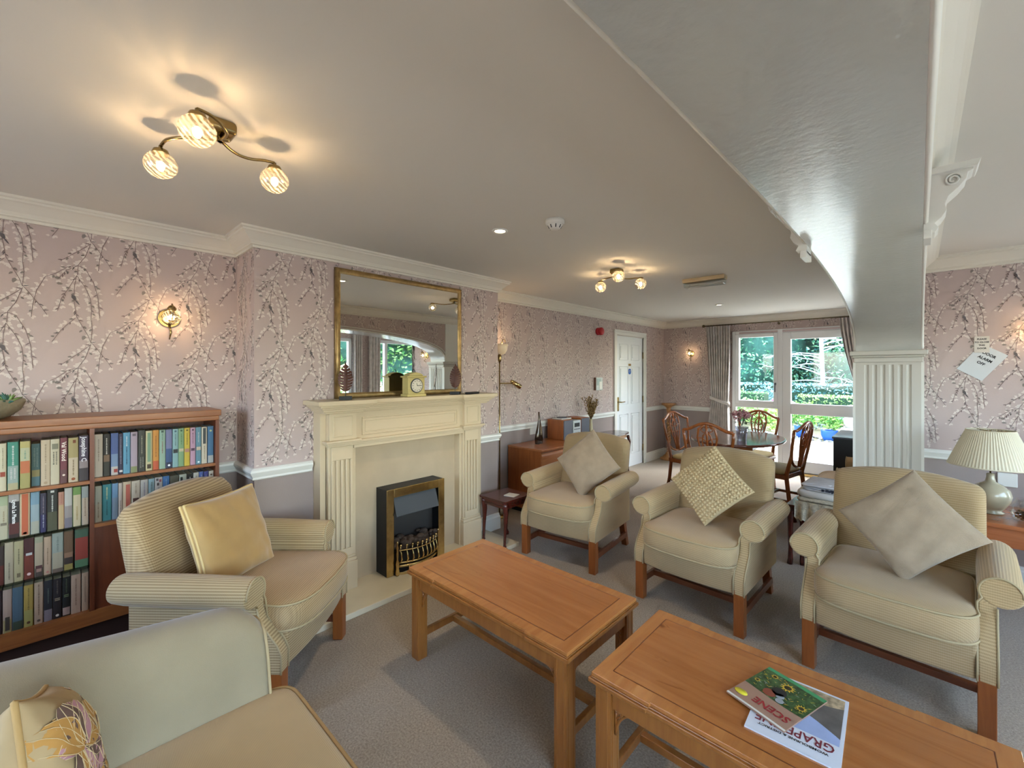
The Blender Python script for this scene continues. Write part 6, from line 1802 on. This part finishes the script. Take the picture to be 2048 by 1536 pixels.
tag(w.build('patio', [mat('paving_pale', '#a8a598', .85, var=.12, vscale=5), mat('paving_cream', '#b3ae9d', .85, var=.12, vscale=5)]), kind='structure')
w = MB()
for i in range(900):
    x, y = rn.uniform(-5, 1.5), rn.uniform(10.9, 11.9); r = rn.uniform(.015, .05)
    w.sphere((x, y, -.05 + r * .4), r, 6, 4, rn.randrange(2), (1, 1, .6))
tag(w.build('gravel_border', [mat('cobble_grey', '#8f8c86', .9), mat('cobble_pale', '#b5b0a6', .9)]), 'grey and pale cobbles edging the patio in the garden', 'gravel', kind='stuff')

def leafball(w, c, R, n, size, mats, shell=.55, rn=None, core=None):
    for i in range(n):
        d = Vector((rn.gauss(0, 1), rn.gauss(0, 1), rn.gauss(0, 1))).normalized()
        k = shell + (1 - shell) * rn.random() ** .6
        k *= 1 + .16 * math.sin(d.x * 7 + c[0]) * math.sin(d.z * 6 + c[1]) 
        p = Vector((c[0] + d.x * R[0] * k, c[1] + d.y * R[1] * k, c[2] + d.z * R[2] * k))
        a = Vector((rn.gauss(0, 1), rn.gauss(0, 1), rn.gauss(0, 1))).normalized(); b = a.orthogonal().normalized()
        s_ = size * rn.uniform(.6, 1.3)
        w.add([p - a * s_, p + b * s_ * .45, p + a * s_, p - b * s_ * .45], [(0, 1, 2, 3)], rn.randrange(mats))
    if core is not None:
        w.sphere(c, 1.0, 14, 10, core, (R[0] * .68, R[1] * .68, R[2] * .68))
def tree(x, y, h, r, cols, label, seed, n=9000, size=.075):
    t = empty('tree', (x, y, -.06), 0, label, 'tree', 'broadleaf trees at the end of the garden')
    rn = random.Random(seed)
    MB().tube([(0, 0, 0), (.1, 0, h * .3), (0, .1, h * .7)], [.18, .14, .06], 8).build('trunk', mat('bark_brown', '#5a4c3e', .9), t)
    w = MB()
    for k in range(6):
        a = k * 2.1; q = .45
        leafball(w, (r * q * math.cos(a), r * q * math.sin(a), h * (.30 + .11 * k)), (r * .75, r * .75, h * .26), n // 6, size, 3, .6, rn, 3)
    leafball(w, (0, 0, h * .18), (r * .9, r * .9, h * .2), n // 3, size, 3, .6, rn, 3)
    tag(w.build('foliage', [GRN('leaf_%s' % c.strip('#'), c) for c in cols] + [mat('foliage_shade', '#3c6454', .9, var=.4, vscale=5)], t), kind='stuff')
CA = ['#6aa878', '#a5cf98', '#3f7a5c']; CB = ['#6aa8a4', '#a0cfc6', '#3f7a78']; CC = ['#7fb558', '#b8d97f', '#4f8a44']
for i, (x, y, h, r, c, lb) in enumerate((
    (-9.5, 23, 9, 2.9, CA, 'dense green tree at the far left of the garden'), (-5.9, 21.5, 8, 2.6, CA, 'bushy green tree behind the left window pane'),
    (-3.7, 24, 10, 2.8, CB, 'blue green conifer like tree between the two panes'), (-1.2, 22, 8.5, 2.5, CA, 'dark leafy tree behind the birch'),
    (2.0, 23, 9, 2.9, CB, 'blue green tree to the right of the birch'), (5.2, 21, 8, 2.9, CA, 'green tree beyond the column at the garden end'),
    (-7.6, 20.2, 3.4, 1.5, CB, 'rounded blue green shrub left of the hedge'))):
    tree(x, y, h, r, c, lb, 30 + i)
# birch
t = empty('birch_tree', (-2.55, 19.0, -.06), 0, 'bare silver birch with spreading white branches behind the hedges', 'tree')
BIR = mat('birch_bark', '#d9dcda', .7, var=.25, vscale=6)
w = MB().tube([(0, 0, 0), (.03, 0, 1.2), (-.02, 0, 2.6), (.03, 0, 4.2), (0, 0, 6)], [.075, .068, .06, .045, .02], 10); w.build('trunk', BIR, t)
w = MB(); rn = random.Random(8)
for i in range(34):
    z = 1.0 + i * .12; a = rn.uniform(0, 2 * PI) if i % 3 else rn.choice((0.1, PI)); l = rn.uniform(1.0, 2.2)
    d = Vector((math.cos(a), math.sin(a) * .6, rn.uniform(.1, .55)))
    p = [Vector((0, 0, z))]
    for k in range(5):
        d = (d + Vector((rn.uniform(-.25, .25), rn.uniform(-.2, .2), rn.uniform(-.28, .08)))).normalized(); p.append(p[-1] + d * l / 5)
    w.tube(p, [.032, .024, .018, .013, .009, .005], 5)
    for q in p[2:]:
        for s_ in range(2):
            e = q + Vector((rn.uniform(-.4, .4), rn.uniform(-.3, .3), rn.uniform(-.3, .25))); w.tube([q, (q + e) / 2 + Vector((0, 0, .03)), e], [.010, .007, .004], 4)
w.build('branches', BIR, t)
def hedge(x0, x1, y0, y1, h, cols, label, n, size=.05, seed=1):
    t = empty('hedge', ((x0 + x1) / 2, (y0 + y1) / 2, -.06), 0, label, 'hedge', 'clipped garden hedges')
    rn = random.Random(seed); hx, hy = (x1 - x0) / 2, (y1 - y0) / 2
    w = MB()
    for i in range(n):
        f = rn.random()
        if f < .5: p = Vector((rn.uniform(-hx, hx), -hy, rn.uniform(0, h)))
        else: p = Vector((rn.uniform(-hx, hx), rn.uniform(-hy, hy), h))
        p += Vector((0, rn.uniform(-.03, .03), rn.uniform(-.03, .04)))
        a = Vector((rn.gauss(0, 1), rn.gauss(0, 1), rn.gauss(0, 1))).normalized(); b = a.orthogonal().normalized(); s_ = size * rn.uniform(.6, 1.3)
        w.add([p - a * s_, p + b * s_ * .5, p + a * s_, p - b * s_ * .5], [(0, 1, 2, 3)], rn.randrange(len(cols)))
    tag(w.build('leaves', [GRN('leaf_%s' % c.strip('#'), c) for c in cols], t), kind='stuff')
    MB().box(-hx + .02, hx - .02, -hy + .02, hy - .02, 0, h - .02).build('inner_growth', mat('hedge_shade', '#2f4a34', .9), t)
hedge(-9, 3, 17.2, 18.2, 1.03, ['#5f8f88', '#8fb5ac', '#3a5f58', '#b5cfc6'], 'long holly coloured hedge behind the clipped box hedge', 7000, .055, 3)
hedge(-8.5, -3.3, 14.3, 14.9, .84, ['#6f9a5c', '#8fb06e', '#547d48'], 'low green box hedge behind the left window pane', 3500, .035, 4)
hedge(-2.5, 2.5, 14.3, 14.9, .80, ['#8fa860', '#a9bd72', '#6f8c48'], 'low yellow green box hedge behind the glazed door', 3500, .035, 5)
def shrub(x, y, h, r, cols, label, n=900, size=.05, seed=1, grp='garden border shrubs', z=-.06):
    t = empty('shrub', (x, y, z), 0, label, 'shrub', grp)
    rn = random.Random(seed); w = MB()
    for k in range(4):
        a = k * 1.7; leafball(w, (r * .35 * math.cos(a), r * .35 * math.sin(a), h * (.40 + .10 * k)), (r * .7, r * .7, h * .36), n // 4, size, len(cols), .3, rn)
    tag(w.build('foliage', [GRN('leaf_%s' % c.strip('#'), c) for c in cols], t), kind='stuff')
    w = MB()
    for k in range(5): a = k * 1.26; w.tube([(0, 0, 0), (r * .25 * math.cos(a), r * .25 * math.sin(a), h * .6)], [.02, .008], 5)
    w.build('stems', mat('bark_brown', '#5a4c3e', .9), t)
shrub(-5.0, 16.0, 1.35, .75, ['#8fb54c', '#b3cf6e', '#6f9a3e'], 'bright yellow green shrub behind the left box hedge', 1500, .07, 2)
shrub(-3.6, 16.2, 1.0, .55, ['#7fa8a8', '#9fc3bc', '#5f8a86'], 'pale blue green shrub near the left box hedge', 900, .06, 3)
shrub(-2.85, 14.4, .80, .38, ['#c26a86', '#d98fa6', '#a34f68'], 'pink flowering shrub between the two box hedges', 900, .04, 4)
shrub(-3.55, 13.4, .72, .5, ['#8fb85c', '#c3d98c', '#5f8c48'], 'light green shrub in the border seen low in the left pane', 1200, .05, 5)
shrub(-2.85, 12.3, .70, .46, ['#9abf55', '#c9dd80', '#6d9a40'], 'lime green shrub in the border beside the flower vase', 1200, .05, 6)
shrub(-4.0, 12.2, .62, .45, ['#5c8a4a', '#8fb56e', '#3f6a38'], 'mid green shrub at the left end of the border', 900, .05, 7)
shrub(-2.0, 13.3, .60, .40, ['#8f9cae', '#c0cbd4', '#6d8a6a'], 'silvery shrub in the middle of the border', 900, .04, 8)
shrub(-1.2, 13.0, .55, .5, ['#9fb0b8', '#a8bd8c', '#c98fa0'], 'mixed silver and pink flowers right of the potted shrub', 900, .04, 9)
def pot(x, y, r, h, label, plant):
    t = empty('potted_shrub', (x, y, -.03), 0, label, 'potted plant', 'blue pots on the patio')
    MB().lathe([(r * .7, 0), (r * .95, h * .5), (r, h), (r * 1.05, h + .02), (r * .9, h + .02), (r * .85, h * .8), (.001, h * .8)], 20).build('pot', mat('blue_glaze', '#2f5fae', .3), t)
    rn = random.Random(int(x * 100)); w = MB()
    for k in range(3): leafball(w, (.06 * math.cos(k * 2), .06 * math.sin(k * 2), h + .2 + .07 * k), (.24 * plant, .24 * plant, .2 * plant), 260, .045, 3, .3, rn)
    tag(w.build('foliage', [GRN('leaf_7fb04a', '#7fb04a'), GRN('leaf_a8cf70', '#a8cf70'), GRN('leaf_4f8a3e', '#4f8a3e')], t), kind='stuff')
pot(-1.88, 11.45, .17, .24, 'blue glazed pot with a bright green shrub on the patio, left of two', 1.25)
pot(-1.38, 11.25, .15, .20, 'blue glazed pot with a small green plant on the patio, right of two', .8)
t = empty('garden_statue', (-1.02, 11.3, -.03), 0, 'pale stone garden ornament on a block outside the glazed door', 'statue')
STN = mat('pale_stone', '#cdc8ba', .9)
MB().box(-.16, .16, -.16, .16, 0, .30).build('plinth', STN, t, bevel=.01)
MB().lathe([(.09, .30), (.13, .36), (.14, .45), (.10, .54), (.075, .58), (.095, .64), (.10, .70), (.06, .76), (.001, .77)], 18).build('figure', STN, t)
# trees outside the sunroom and behind
for i, (x, y, h, r, lb) in enumerate(((9.5, 5.5, 7, 2.4, 'leafy tree outside the sunroom door, seen in the mirror'), (9.0, 10.0, 7, 2.4, 'leafy tree outside, further along beyond the sunroom'))):
    tree(x, y, h, r, CC, lb, 60 + i, 5000, .09)
